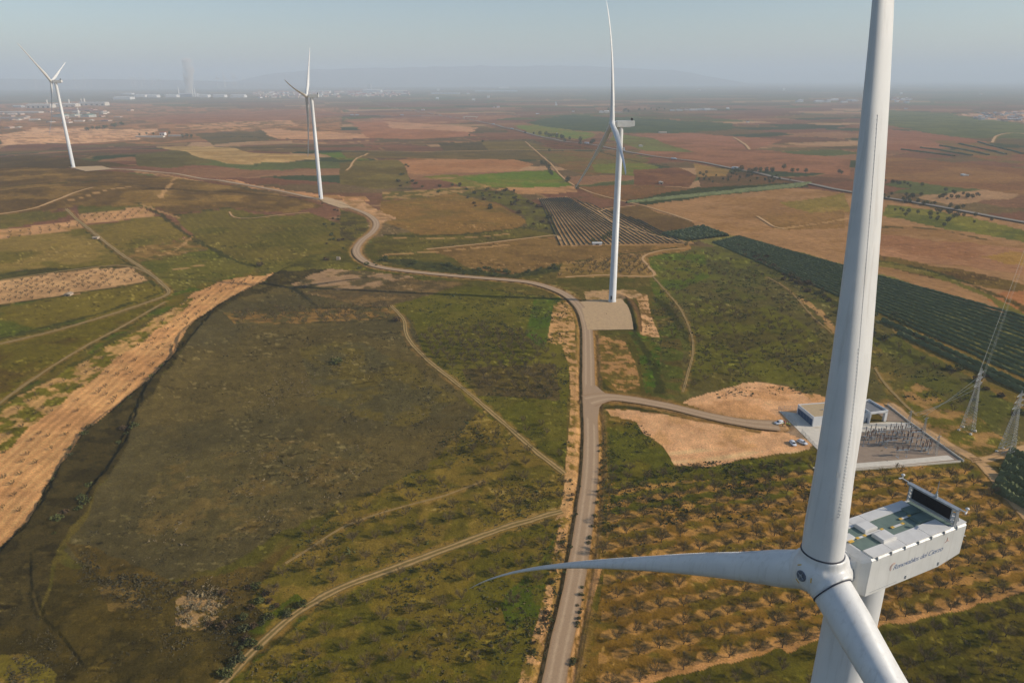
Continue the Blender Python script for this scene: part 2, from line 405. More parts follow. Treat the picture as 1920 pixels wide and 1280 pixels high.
 ([(1165,1268),(1400,1216),(1550,1182),(1700,1150),(1980,1088),(1980,1104),(1700,1166),(1550,1199),(1400,1235),(1180,1284)], (172,128,78), (156,116,68), 6, .3),
 # right of the pad and round the substation
 ([(1215,492),(1300,462),(1420,472),(1500,512),(1620,582),(1700,642),(1850,722),(1980,782),(1980,880),(1850,866),(1800,866),(1665,757),(1560,748),(1500,738),(1440,715),(1290,750),(1225,742),(1200,692),(1190,627),(1240,622),(1232,562)], (86,80,52), (82,82,44), 35, .4),
 ([(1280,470),(1360,460),(1470,500),(1420,540),(1330,530)], (80,78,48), (92,92,48), 20, .4),
 ([(1200,480),(1330,468),(1340,520),(1260,545),(1235,560)], (78,88,38), (92,90,46), 25, .4),
 ([(1300,560),(1460,580),(1560,650),(1540,735),(1440,714),(1300,735)], (88,86,42), (80,74,44), 18, .45),
 ([(1170,620),(1210,622),(1240,650),(1235,720),(1215,735),(1200,690)], (66,84,32), (84,82,40), 8, .4),
 ([(1225,560),(1262,600),(1285,660),(1280,740),(1235,742),(1240,660)], (76,80,40), (86,76,46), 12, .45),
 ([(1660,700),(1720,720),(1850,790),(1920,850),(1850,866),(1780,840),(1700,770)], (90,86,42), (150,118,74), 8, .35),
 ([(1620,640),(1680,690),(1700,770),(1660,745),(1630,700)], (86,80,46), (116,98,58), 10, .4),
 ([(1180,548),(1212,550),(1225,590),(1238,630),(1190,626),(1196,600)], (196,154,108), (112,90,58), 4, .35),
 ([(1098,546),(1180,541),(1196,552),(1160,562),(1100,562)], (170,138,98), (120,100,66), 5, .4),
 ([(1116,628),(1165,640),(1190,700),(1197,732),(1150,730),(1120,700)], (164,124,78), (96,84,46), 4, .48),
 ([(1284,752),(1392,719),(1442,716),(1502,736),(1550,772),(1500,800),(1420,796),(1332,768)], SAND, (186,140,94), 12, .35),
 ([(1500,736),(1560,748),(1668,758),(1720,790),(1780,838),(1740,812),(1660,764),(1560,756),(1540,766)], (196,148,98), (150,118,74), 6, .4),
 ([(1128,766),(1190,766),(1280,777),(1440,802),(1530,832),(1522,848),(1440,853),(1332,873),(1268,870),(1238,832),(1188,788),(1136,776)], SAND, (190,146,98), 12, .35),
 ([(1440,796),(1478,792),(1520,830),(1470,812)], (150,128,104), (164,140,110), 10, .4),
 ([(1163,556),(1178,560),(1193,590),(1199,621),(1187,621),(1183,590),(1170,566)], (92, 73, 54), (80, 64, 46), 4, .5),  # dark strip along the berm: its shade put into the ground colour
 # middle fields between the turbines
 ([(700,445),(760,436),(1000,425),(1045,442),(1000,448),(800,467),(840,484),(720,486)], (92,84,44), (80,72,40), 20, .4),
 ([(718,378),(860,362),(950,386),(990,416),(965,431),(850,441),(765,436),(712,412)], (122,95,58), (110,90,54), 40, .4),
 ([(860,362),(960,355),(1030,400),(1045,440),(990,430),(985,405),(950,384)], (78,72,48), (90,86,46), 16, .45),
 ([(800,467),(1000,447),(1045,447),(1275,456),(1288,466),(1212,481),(1062,491),(960,515),(902,506),(842,482)], (106,84,55), (118,94,62), 30, .4),
 ([(715,484),(800,488),(882,504),(960,514),(1062,495),(1125,480),(1052,506),(960,523),(850,517),(752,500)], (56,57,35), (66,66,40), 8, .4),
 ([(1055,492),(1210,480),(1228,518),(1040,520)], (140,112,72), (116,96,58), 6, .45),
 ([(1230,445),(1290,455),(1300,466),(1212,478)], (140,108,70), (120,96,60), 10, .4),
 ([(1005,372),(1062,369),(1132,390),(1305,455),(1252,458),(1050,461),(1046,441),(1030,401)], (160,128,88), (146,114,78), 20, .4),
 ([(1128,394),(1192,384),(1305,418),(1292,426),(1240,440),(1180,420)], (92,73,51), (102,82,56), 30, .4),
 ([(1180,422),(1240,440),(1300,455),(1220,432)], (104,92,54), (92,80,46), 10, .4),
 ([(600,378),(680,372),(742,410),(712,420),(690,402),(640,388)], (176,138,98), (140,110,76), 10, .4),
 ([(640,392),(690,408),(700,432),(672,452),(655,470),(640,440)], (92,84,44), (70,62,40), 10, .4),
 ([(400,334),(480,345),(600,366),(690,368),(700,376),(600,372),(480,352)], (184,136,92), (150,114,74), 14, .4),
 ([(720,360),(860,350),(960,352),(860,362),(720,376)], (92,84,48), (150,120,78), 14, .3),
 ([(1235,440),(1320,424),(1385,441),(1365,450),(1290,452)], (110,100,62), (120,106,66), 10, .4),
 ([(1320,452),(1385,441),(1700,530),(1960,640),(1960,720),(1640,575),(1500,505)], (112,108,66), (100,96,58), 10, .4),
 ([(1500,510),(1640,580),(1960,722),(1960,790),(1850,725),(1700,645),(1620,585)], (98,86,48), (120,98,58), 8, .4),
]
DKL, TNL = (54, 55, 30), (168, 132, 86)
LINES = [
 (3.5, DKL, [(255,380),(295,398),(330,425),(365,448),(400,468),(440,488),(482,500)]), (2.5, TNL, [(265,384),(300,396),(335,408)]),
 (3.0, DKL, [(-20,520),(60,506),(140,503),(250,495)]), (3.0, DKL, [(-20,576),(60,563),(150,549),(283,528)]),
 (2.5, DKL, [(-20,775),(60,715),(150,658),(230,615),(310,570)]), (2.5, DKL, [(-20,640),(100,610),(200,583),(310,546)]),
 (2.5, DKL, [(157,428),(200,462),(245,497),(285,527),(318,549)]), (2.0, TNL, [(270,483),(320,474),(362,443)]), (2.0, TNL, [(330,505),(380,497)]),
 (3.0, DKL, [(330,404),(380,395),(430,390)]), (3.5, TNL, [(330,330),(300,372),(240,330)][:2]),
 (4.0, TNL, [(260,322),(330,332),(380,340)]), (3.5, DKL, [(0,352),(80,345),(180,340)]), (3.0, TNL, [(120,378),(180,362),(240,350)]),
 (4.0, DKL, [(720,352),(800,354),(880,356),(960,366)]), (4.0, DKL, [(720,440),(800,443),(900,436),(1000,424)]), (2.5, TNL, [(740,446),(860,446),(960,438)]),
 (2.5, TNL, [(720,478),(840,470),(960,458)]), (3.5, DKL, [(1230,560),(1262,590),(1290,640)]), (3.0, DKL, [(1150,478),(1230,470),(1280,462)]),
 (4.0, DKL, [(1640,488),(1740,507),(1850,545),(1960,600)]), (4.0, DKL, [(1440,495),(1530,545),(1600,590),(1660,640),(1760,690)]), (3.0, TNL, [(1500,560),(1540,590),(1570,630)]),
 (3.0, TNL, [(1450,430),(1530,420),(1590,410)]), (4.0, DKL, [(1640,425),(1750,430),(1850,450)]), (4.0, TNL, [(820,268),(910,266),(990,266)]), (4.0, DKL, [(640,298),(740,298),(860,300)]),
 (5.0, TNL, [(500,262),(600,268),(700,262)]), (5.0, DKL, [(420,255),(560,262),(700,270)]), (5.0, DKL, [(980,262),(1100,278),(1180,300),(1260,310)]),
 (3.0, DKL, [(1175,600),(1200,640),(1230,700),(1240,735)]), (2.2, DKL, [(1130,765),(1180,762),(1260,776),(1340,792),(1420,806)]), (2.0, DKL, [(1115,628),(1118,700),(1150,738),(1210,752),(1300,775)]),
 (1.6, DKL, [(1128,880),(1118,960),(1098,1080),(1072,1200),(1055,1290)]),
]
WFIELDS = [(atxy(p), c1, c2, s, a) for p, c1, c2, s, a in FIELDS]

def inside(poly, x, y):
    r = np.zeros(x.shape, dtype=bool); n = len(poly); j = n - 1
    for i in range(n):
        xi, yi = poly[i]; xj, yj = poly[j]
        c = ((yi > y) != (yj > y)) & (x < (xj - xi) * (y - yi) / (yj - yi + 1e-12) + xi)
        r ^= c; j = i
    return r

def dist_poly(pl, x, y, maxd):
    """distance and signed side to a polyline (right side positive)"""
    D = np.full(x.shape, 1e9); S = np.zeros(x.shape)
    for (ax, ay), (bx, by) in zip(pl[:-1], pl[1:]):
        m = (x > min(ax, bx) - maxd) & (x < max(ax, bx) + maxd) & (y > min(ay, by) - maxd) & (y < max(ay, by) + maxd)
        if not m.any(): continue
        xx = x[m]; yy = y[m]; dx, dy = bx - ax, by - ay; L = dx * dx + dy * dy + 1e-9
        t = np.clip(((xx - ax) * dx + (yy - ay) * dy) / L, 0, 1)
        d = np.hypot(xx - ax - t * dx, yy - ay - t * dy); s = np.sign((xx - ax) * dy - (yy - ay) * dx)
        old = D[m]; k = d < old; old[k] = d[k]; D[m] = old; so_ = S[m]; so_[k] = s[k]; S[m] = so_
    return D, S

def spline(pts, step):
    """smooth polyline through points, resampled"""
    P = np.asarray(pts, dtype=np.float64); n = len(P); out = []
    for i in range(n - 1):
        p0 = P[max(i - 1, 0)]; p1 = P[i]; p2 = P[i + 1]; p3 = P[min(i + 2, n - 1)]
        k = max(2, int(np.hypot(*(p2 - p1)[:2]) / step))
        for t in np.linspace(0, 1, k, endpoint=False):
            out.append(0.5 * ((2 * p1) + (-p0 + p2) * t + (2 * p0 - 5 * p1 + 4 * p2 - p3) * t * t + (-p0 + 3 * p1 - 3 * p2 + p3) * t ** 3))
    out.append(P[-1]); return np.array(out)

MAIN_PX = [(1030,1330),(1050,1220),(1068,1140),(1085,1050),(1098,960),(1107,880),(1108,800),(1104,730),(1103,660),(1100,610),(1088,578),(1066,556),(1035,541),(995,530),(950,525),(850,517),(760,508),(705,499),(678,486),(668,470),(678,452),(698,436),(706,422),(700,410),(680,398),(645,386),(608,375)]
FAR_PX = [(600,375),(560,366),(500,354),(430,342),(350,330),(270,321),(200,317),(140,315)]
ACC_PX = [(1102,752),(1140,745),(1190,750),(1260,763),(1330,780),(1400,793),(1460,798)]
MAIN = spline(atxy(MAIN_PX), 2.0); FARR = spline(atxy(FAR_PX), 6.0); ACC = spline(atxy(ACC_PX), 2.0)
SCARP1 = spline(atxy([(519,513),(432,560),(388,590),(342,622),(314,678),(241,744),(166,804),(126,854),(61,969),(-40,1075)]), 4.0)
SCARP2 = spline(atxy([(388,602),(345,652),(286,715),(258,768),(237,818),(216,860),(190,897)]), 3.0)
SCARP3 = spline(atxy([(60,1080),(62,1110),(75,1150),(110,1185),(130,1210)]), 3.0)

TRACKS = [
 ([(733,573),(757,600),(764,632),(800,673),(850,713),(910,763),(960,806),(1010,850),(1058,888)], 3.4, M_TRACK),
 ([(1054,958),(960,985),(860,1020),(760,1057),(650,1098),(580,1133),(535,1165),(490,1205),(450,1245),(400,1300)], 4.0, M_TRACK),
 ([(-30,652),(100,621),(200,592),(280,566),(316,550),(304,532),(270,505),(235,482),(190,448),(160,424),(124,392)], 4.0, M_TRACK),
 ([(-30,778),(60,712),(150,655),(230,612),(310,566)], 2.6, M_TRACK),
 ([(1224,518),(1250,548),(1276,580),(1294,620),(1300,655),(1290,700),(1280,735)], 1.7, M_TRACK),
 ([(1668,756),(1720,798),(1780,834),(1838,868),(1880,915),(1935,975)], 7.0, M_DIRT),
 ([(1820,862),(1850,862),(1900,845),(1960,830)], 6.0, M_DIRT),
 ([(985,266),(1010,288),(1035,310),(1052,330),(1075,347),(1110,362),(1170,378),(1220,390),(1300,416)], 3.6, M_DIRT),
 ([(1125,397),(1140,392),(1190,386)], 4.0, M_DIRT),
 ([(1120,395),(1150,418),(1190,432),(1250,448),(1285,457)], 3.5, M_DIRT),
 ([(1420,406),(1450,425),(1470,430)], 3.5, M_DIRT),
 ([(800,468),(900,458),(1000,446),(1040,442),(1050,450)], 4.0, M_DIRT),
 ([(1060,520),(1130,516),(1222,518),(1216,500),(1206,482),(1240,470),(1285,466)], 3.0, M_DIRT),
 ([(-20,405),(60,392),(100,378),(140,362),(175,352)], 4.5, M_DIRT),
 ([(430,398),(440,408),(470,410),(540,402),(580,399)], 2.2, M_DIRT),
 ([(282,515),(230,498),(120,508),(-30,530)], 2.5, M_TRACK),
 ([(535,1056),(580,1028),(640,990),(700,966),(770,946),(830,930),(905,902)], 1.3, M_TRACK),
 ([(650,320),(660,308),(672,296),(690,288)], 4.0, M_DIRT),
 ([(640,284),(760,285),(860,284),(1000,282),(1150,282)], 6.0, M_DIRT),
 ([(1375,258),(1395,270),(1405,281)], 7.0, M_DIRT),
 ([(1640,690),(1660,720),(1690,752),(1720,780)], 1.8, M_TRACK),
 ([(1440,520),(1480,545),(1520,590),(1560,625)], 1.3, M_TRACK),
 ([(1860,268),(1870,255),(1900,250),(1960,255)], 8.0, M_DIRT),
]
TRACK_PL = [(spline(atxy(p), 2.0 if p[0][1] > 500 else 6.0), w, m) for p, w, m in TRACKS]

PLAT = atxy([(1455,765),(1500,750),(1668,755),(1815,864),(1700,885),(1525,895),(1520,840)])
PADP = atxy([(1080,548),(1150,548),(1172,556),(1186,572),(1194,600),(1196,625),(1112,628),(1100,640),(1090,600)])
BERM = spline(atxy([(1152,551),(1170,557),(1184,572),(1191,596),(1196,621)]), 2.0)
def near_road(x, y, maxd=14.0):
    d = np.full(x.shape, 1e9)
    for pl, w in ((MAIN, 3.0), (ACC, 3.0), (FARR, 3.0)):
        d = np.minimum(d, dist_poly(pl, x, y, maxd)[0])
    return d

def build_ground():
    dep = np.concatenate([np.arange(77, 8, -0.085), np.arange(8, 1.2, -0.05), np.arange(1.2, 0.17, -0.03)])
    r = CAM_Z / np.tan(np.radians(dep)); az = np.radians(np.arange(-54, 54.01, 0.085))
    RR, AA = np.meshgrid(r, az, indexing='ij')
    X = (RR * np.sin(AA)).ravel(); Y = (RR * np.cos(AA)).ravel(); RR = RR.ravel()
    N = len(X)
    Z = hgt(X, Y)
    # colour -----------------------------------------------------
    wa = np.clip(RR * 0.008, 0.6, 9.0); ws = np.clip(RR * 0.03, 4, 60)
    wx = X + wa * (fbm(X / ws, Y / ws, 31, 3) - 0.5) * 3; wy = Y + wa * (fbm(X / ws, Y / ws, 47, 3) - 0.5) * 3
    col = np.empty((N, 3)); c_near = lin((90, 80, 46)); c_alt = lin((78, 74, 38))
    t = sm((fbm(X / 12, Y / 12, 3, 4) - 0.42) / 0.16)[:, None]
    col[:] = c_near * (1 - t) + c_alt * t
    # far patchwork of vineyards and ploughed land
    far = RR > 620
    pal = lin([(114,83,68),(106,76,64),(118,88,72),(154,122,90),(130,98,78),(96,80,62),(88,76,58),(102,86,64),(82,86,56),(60,66,50),(108,78,66),(100,74,62)])
    a0 = R(17); ux = wx * math.cos(a0) + wy * math.sin(a0); uy = -wx * math.sin(a0) + wy * math.cos(a0)
    for cw, ch, lo, hi, sd in ((150, 80, 620, 1700, 1), (210, 130, 1700, 3600, 2), (340, 240, 3600, 8000, 3), (800, 700, 8000, 1e9, 4)):
        m = (RR > lo) & (RR <= hi)
        u = ux[m] / cw; v = uy[m] / ch; iu = np.floor(u); iv = np.floor(v)
        best = np.full(u.shape, 9.0); sec = np.full(u.shape, 9.0); idx = np.zeros(u.shape)
        for du in (-1, 0, 1):
            for dv in (-1, 0, 1):
                cu = iu + du; cv = iv + dv
                px = cu + 0.15 + 0.7 * _hash(cu, cv, sd); py = cv + 0.15 + 0.7 * _hash(cu, cv, sd + 9)
                d = np.maximum(np.abs(u - px), np.abs(v - py) * 1.1)
                k = d < best; sec = np.where(k, best, np.minimum(sec, d)); idx = np.where(k, _hash(cu, cv, sd + 4), idx); best = np.where(k, d, best)
        c = pal[np.minimum((idx * len(pal)).astype(int), len(pal) - 1)]
        e = (1 - sm((sec - best) * cw / 9.0))[:, None] * (_hash(iu, iv, sd + 5) > 0.35)[:, None]
        ec = np.where((_hash(iu, iv, sd + 6) > 0.5)[:, None], lin((150, 120, 86)), lin((66, 66, 46)))
        col[m] = c * (1 - 0.7 * e) + ec * 0.7 * e
        tt = (0.82 + 0.36 * fbm(X[m] / 140, Y[m] / 140, 71, 3))[:, None]; col[m] *= tt
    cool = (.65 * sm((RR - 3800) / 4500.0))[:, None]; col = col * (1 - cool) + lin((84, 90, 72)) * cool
    # explicit fields
    bumpamp = np.full(N, 0.16)
    for poly, c1, c2, ps, amt in WFIELDS:
        x0, y0 = poly.min(0) - 8; x1, y1 = poly.max(0) + 8
        k = np.nonzero((wx > x0) & (wx < x1) & (wy > y0) & (wy < y1))[0]
        if not len(k): continue
        k = k[inside(poly, wx[k], wy[k])]
        if not len(k): continue
        n = fbm(X[k] / ps, Y[k] / (ps * 0.8), int(ps * 7 + poly[0][0]) % 997, 5, 0.6)
        th = 0.5 + (0.5 - amt) * 0.28
        t = sm((n - th + 0.07) / 0.14)[:, None]
        col[k] = lin(c1) * (1 - t) + lin(c2) * t
        bumpamp[k] = 0.05 if c1[0] > 140 else 0.17
    # field margins: hedge banks and bare strips
    for w_, c_, pl in LINES:
        pl = spline(atxy(pl), 8.0); d = dist_poly(pl, X, Y, w_ + 8)[0]; k = d < w_ + 7
        q = d[k] + (fbm(X[k] / 6, Y[k] / 6, int(w_ * 10) + len(pl), 4) - .5) * w_ * 2.2
        t = ((1 - sm((q - w_ * .45) / (w_ * .35))) * .85)[:, None]; col[k] = col[k] * (1 - t) + lin(c_) * t
    # crop and terrace lines on the left hill and in the orchards (rows of tillage with their own soil colour)
    def rows(polypx, d0, d1, pitch, depth, sharp=1.5):
        poly = atxy(polypx); k = np.nonzero(inside(poly, wx, wy))[0]
        if not len(k): return
        a = at(*d0)[:2]; b = at(*d1)[:2]; d = (b - a) / np.hypot(*(b - a))
        q = (X[k] - a[0]) * -d[1] + (Y[k] - a[1]) * d[0]
        q = q + (fbm(X[k] / 30, Y[k] / 30, 8, 2) - 0.5) * pitch * 0.8
        s = 0.5 + 0.5 * np.cos(2 * PI * q / pitch); s = s ** sharp
        col[k] *= (1 + depth * (s - 0.4))[:, None]
    rows([(-80,322),(150,318),(340,334),(560,372),(610,388),(430,391),(290,387),(60,398),(-80,408)], (0,372), (300,352), 9.0, 0.30)
    rows([(330,405),(430,391),(580,399),(678,440),(640,470),(482,499),(380,455)], (430,392), (560,480), 6.0, 0.16)
    rows([(215,471),(362,444),(397,466),(260,491)], (215,471), (362,444), 5.0, 0.35)
    rows([(1190,385),(1330,368),(1500,352),(1960,425),(1960,620),(1700,530),(1380,442)], (1400,400), (1700,470), 8.0, 0.10)
    rows([(1150,860),(1240,838),(1528,848),(1812,872),(1980,1010),(1980,1200),(1120,1310)], (1190,1272), (1900,1112), 7.0, 0.28, 1.0)
    rows([(-80,812),(160,672),(420,526),(519,510),(402,577),(317,672),(167,802),(62,967),(-80,1100)], (60,850), (400,550), 4.2, 0.30)
    rows([(718,378),(860,362),(950,386),(990,416),(850,441),(765,436)], (760,400), (960,405), 6.0, 0.08)
    poly = atxy([(1130,905),(1300,900),(1540,880),(1812,876),(1850,890),(1980,1012),(1980,1110),(1400,1235),(1110,1310),(1128,1000)])
    k = np.nonzero(inside(poly, wx, wy))[0]; a = at(1190, 1272)[:2]; b = at(1900, 1112)[:2]; dd = (b - a) / np.hypot(*(b - a))
    q = (X[k] - a[0]) * -dd[1] + (Y[k] - a[1]) * dd[0] - 1.6; u_ = (X[k] - a[0]) * dd[0] + (Y[k] - a[1]) * dd[1]
    sr = 0.5 + 0.5 * np.cos(2 * PI * q / 7.0) + .9 * (fbm(X[k] / 2.8, Y[k] / 2.8, 55, 4) - .5) + .25 * np.cos(2 * PI * u_ / 6.9)
    t = (sm((sr - .48) / .3) * .72)[:, None]; col[k] = col[k] * (1 - t) + lin((176, 133, 75)) * t
    # ditch, verge and road bed
    dr = near_road(X, Y)
    k = dr < 13
    mn = fbm(X[k] / 2.2, Y[k] / 2.2, 91, 4)
    d = dr[k] + (mn - 0.5) * 3.0
    vg = ((1 - sm((d - 3.6) / 4.0)) * 0.75)[:, None]
    col[k] = col[k] * (1 - vg) + lin((170, 132, 88)) * vg
    dk = (np.exp(-((d - 4.1) / 0.55) ** 2) * 0.75 * (np.abs(Y[k]) < 520))[:, None]
    col[k] = col[k] * (1 - dk) + lin((70, 58, 38)) * dk
    dtk = np.full(N, 1e9)
    for pl, w, m in TRACK_PL:
        d = dist_poly(pl, X, Y, w / 2 + 9)[0] - w / 2
        dtk = np.minimum(dtk, d)
    k = dtk < 7
    d = dtk[k] + (fbm(X[k] / 3.0, Y[k] / 3.0, 93, 4) - 0.5) * 4.5
    vg = ((1 - sm((d + 0.6) / 2.0)) * 0.4)[:, None]
    col[k] = col[k] * (1 - vg) + lin((166, 130, 82)) * vg
    # heights ----------------------------------------------------
    padm = inside(PADP, X, Y); flatm = np.where(inside(PLAT, X, Y) | padm, 0.0, 1.0)
    fade = 1 - sm((RR - 350) / 500.0)
    mic = (fbm(X / 2.6, Y / 2.6, 21, 3) - 0.5) * 2 * bumpamp + (fbm(X / 14, Y / 14, 22, 2) - 0.5) * 0.7
    mic = mic * fade * sm((dr - 3.4) / 4.0) * sm((dtk - 0.2) / 3.0) * flatm
    Z = Z + mic - 0.45 * np.exp(-((dr - 4.4) / 0.8) ** 2) * (RR < 600) * flatm * (X < 135) - 0.12 * (dr < 6)
    Z = Z - .12 * padm
    D, S = dist_poly(BERM, X, Y, 10); Z = Z + 1.3 * np.exp(-(D / 1.7) ** 2) * (.8 + .4 * fbm(X / 3, Y / 3, 77, 3))
    for pl, hh, wd in ((SCARP1, 1.3, 30.0), (SCARP2, 1.1, 24.0), (SCARP3, 0.5, 18.0)):
        D, S = dist_poly(pl, X, Y, wd + 2)
        D = D + (fbm(X / 5, Y / 5, 66, 3) - 0.5) * 3.0 * (D < wd)
        s = np.where(S < 0, D, -D)
        Z = Z + hh * sm((s + 0.9) / 1.8) * (1 - sm((D - 3) / (wd - 4))) * (D < wd)
    # small stones, straw and clods, denser in patches
    dens = sm((fbm(X / 22, Y / 22, 401, 3) - 0.40) / 0.25) * (RR < 700) * (dr > 4)
    lowk = 1 - .92 * sm((col.mean(1) - .10) / .08)
    for sz, th, fac, sd in ((1.7, .80, 2.1, 411), (1.2, .84, .45, 412), (2.8, .82, .5, 413), (3.6, .85, 1.6, 414)):
        n = vnoise(X / sz + 3.1 * fbm(X / 4, Y / 4, sd + 5, 2), Y / (sz * .8), sd)
        col *= (1 + (fac - 1) * sm((n - th) / .08) * (0.25 + .75 * dens) * (RR < 600 * sz) * lowk)[:, None]
    lum = col.mean(1, keepdims=True); sat = 1.14 - .16 * sm((lum - .05) / .2)
    col = lum + (col - lum) * sat
    blu = .66 + .20 * sm((lum[:, 0] - .10) / .15)
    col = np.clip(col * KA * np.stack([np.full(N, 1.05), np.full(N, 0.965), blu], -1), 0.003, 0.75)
    # faces ------------------------------------------------------
    nr, na = len(r), len(az)
    I = np.arange(nr * na).reshape(nr, na)
    F = np.stack([I[:-1, :-1].ravel(), I[1:, :-1].ravel(), I[1:, 1:].ravel(), I[:-1, 1:].ravel()], -1)[:, ::-1]
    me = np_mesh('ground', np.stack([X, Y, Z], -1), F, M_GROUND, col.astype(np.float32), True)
    return tag(link('ground', me), kind='structure')
build_ground()

def ribbon(name, pl, width, mat, lift=0.06, jag=0.12, n=6, seed=1):
    P = np.asarray(pl); T = np.gradient(P, axis=0); T /= np.hypot(T[:, 0], T[:, 1])[:, None] + 1e-9
    Nn = np.stack([T[:, 1], -T[:, 0]], -1); m = len(P)
    w = np.full(m, width) if np.isscalar(width) else np.interp(np.linspace(0, 1, m), np.linspace(0, 1, len(width)), width)
    V = []; A = []
    ac = np.linspace(-1, 1, n + 1)
    s = np.arange(m) * 1.0
    jl = 1 + jag * 2 * (fbm(s / 3.0, s * 0 + seed, seed, 3) - 0.5); jr = 1 + jag * 2 * (fbm(s / 3.0, s * 0 + seed + 5, seed + 3, 3) - 0.5)
    for a in ac:
        jj = jl if a < 0 else jr
        q = P + Nn * (a * w / 2 * jj)[:, None]
        z = hgt(q[:, 0], q[:, 1]) + lift + np.hypot(q[:, 0], q[:, 1]) * 0.00035
        V.append(np.stack([q[:, 0], q[:, 1], z], -1)); A.append(np.full(m, a))
    V = np.concatenate(V); A = np.concatenate(A); I = np.arange((n + 1) * m).reshape(n + 1, m)
    F = np.stack([I[:-1, :-1].ravel(), I[1:, :-1].ravel(), I[1:, 1:].ravel(), I[:-1, 1:].ravel()], -1)
    return tag(link(name, np_mesh(name, V, F, mat, uv=A, smooth=True)), kind='structure')

ribbon('gravel_road', MAIN, 6.2, M_GRAVEL, 0.05, 0.05)
ribbon('gravel_road', FARR, 6.5, M_GRAVEL, 0.15, 0.1)
ribbon('access_road', ACC, [13, 7, 6, 6, 6, 7, 10], M_GRAVEL, 0.08, 0.08)

def sheet(name, pxpoly, mat, lift, kind='structure', step=2.5, rough=0.6):
    """a draped sheet with an uneven edge"""
    poly = atxy(pxpoly); E = []
    n = len(poly)
    for i in range(n):
        a, b = poly[i], poly[(i + 1) % n]; k = max(2, int(np.hypot(*(b - a)) / step))
        for t in np.linspace(0, 1, k, endpoint=False): E.append(a + (b - a) * t)
    E = np.array(E); E += (np.stack([fbm(E[:, 0] / 3, E[:, 1] / 3, 3, 3), fbm(E[:, 0] / 3, E[:, 1] / 3, 4, 3)], -1) - 0.5) * rough
    c = E.mean(0); rings = [E]
    for f in (0.8, 0.6, 0.4, 0.2, 0.02): rings.append(c + (E - c) * f)
    m = len(E); V = np.concatenate(rings); Z = hgt(V[:, 0], V[:, 1]) + lift
    I = np.arange(len(rings) * m).reshape(len(rings), m)
    F = np.stack([I[:-1].ravel(), np.roll(I, -1, 1)[:-1].ravel(), np.roll(I, -1, 1)[1:].ravel(), I[1:].ravel()], -1)
    me = np_mesh(name, np.concatenate([V, Z[:, None]], 1), F, mat, uv=np.zeros(len(V)), smooth=True)
    return tag(link(name, me), kind=kind)
M_PAD = road_material('pad_gravel', alb((168, 138, 104)), alb((182, 152, 112)), alb((168, 138, 104)), 0.1, 0.25, 0.9)
sheet('crane_pad', [(1088,566),(1110,563),(1140,562),(1164,560),(1176,572),(1184,592),(1188,618),(1150,618.5),(1111,619),(1102,619),(1094,590)], M_PAD, 0.2)
sheet('crane_pad', [(592,372),(610,370),(640,378),(662,390),(640,391),(612,382)], M_PAD, 0.5, rough=3)
sheet('crane_pad', [(128,314),(190,312),(215,318),(160,322)], M_PAD, 0.6, rough=3)
sheet('road_junction', [(1108,690),(1116,722),(1140,742),(1135,752),(1124,764),(1118,800),(1098,780),(1098,720)], M_GRAVEL, 0.16)

for i, (p, w, m) in enumerate(TRACKS):
    ribbon('dirt_track', TRACK_PL[i][0], w * .74, m, 0.03 if p[0][1] > 500 else 0.25, 0.45, 4, i + 2)
ribbon('main_road', spline(atxy([(560,216),(700,217),(800,218),(900,217),(1010,215),(1110,213)]), 40), 16, M_ASPHALT, 1.2, 0.05, 2)
ribbon('main_road', spline(atxy([(700,196),(770,208),(880,225),(960,243),(1040,262),(1110,272),(1170,284),(1240,296),(1330,308),(1420,325),(1500,342),(1590,360),(1680,375),(1780,392),(1960,425)]), 14), 8.5, M_ASPHALT, 0.8, 0.05, 2)

# ------------------------------------------------------------------ wind turbines
M_WHITE = flat('white_gelcoat', (0.70, 0.69, 0.66), (0.64, 0.635, 0.61), 0.35, 0.38, 0.45)
M_TOWER = flat('white_tower_paint', (0.68, 0.675, 0.65), (0.62, 0.615, 0.59), 0.2, 0.45, 0.4)
M_NAC = flat('nacelle_fibreglass', (0.66, 0.65, 0.61), (0.58, 0.575, 0.54), 0.5, 0.5, 0.35)
M_PANEL = flat('roof_panel_white', (0.70, 0.68, 0.64), (0.62, 0.60, 0.56), 1.2, 0.55, 0.3)
M_DECK = flat('green_roof_deck', (0.17, 0.225, 0.185), (0.135, 0.185, 0.155), 1.5, 0.6, 0.3)
M_STEEL = flat('galvanised_steel', (0.42, 0.44, 0.45), (0.32, 0.34, 0.35), 3.0, 0.45, 0.5, 0.5)
M_DARK = flat('dark_radiator', (0.025, 0.022, 0.022), (0.04, 0.036, 0.035), 6.0, 0.6, 0.3)
M_RING = flat('dark_rubber_seal', (0.035, 0.04, 0.06), (0.05, 0.05, 0.06), 3.0, 0.6, 0.3)
M_YEL = flat('yellow_marking', (0.75, 0.46, 0.08), (0.6, 0.36, 0.06), 3.0, 0.6, 0.3)
M_INK = flat('blue_lettering', (0.11, 0.17, 0.33), (0.12, 0.18, 0.34), 3.0, 0.5, 0.3)
M_RED = flat('orange_red_lettering', (0.66, 0.30, 0.20), (0.6, 0.27, 0.18), 3.0, 0.5, 0.3)
M_STUD = flat('cream_fin', (0.62, 0.58, 0.50), (0.5, 0.47, 0.4), 3.0, 0.5, 0.3)
M_CONC = flat('pale_concrete', (0.74, 0.66, 0.53), (0.64, 0.57, 0.46), 0.6, 0.9, 0.2, world_space=True)
M_DOORB = flat('slate_blue_hatch', (0.11, 0.13, 0.17), (0.15, 0.16, 0.18), 3.0, 0.5, 0.3)
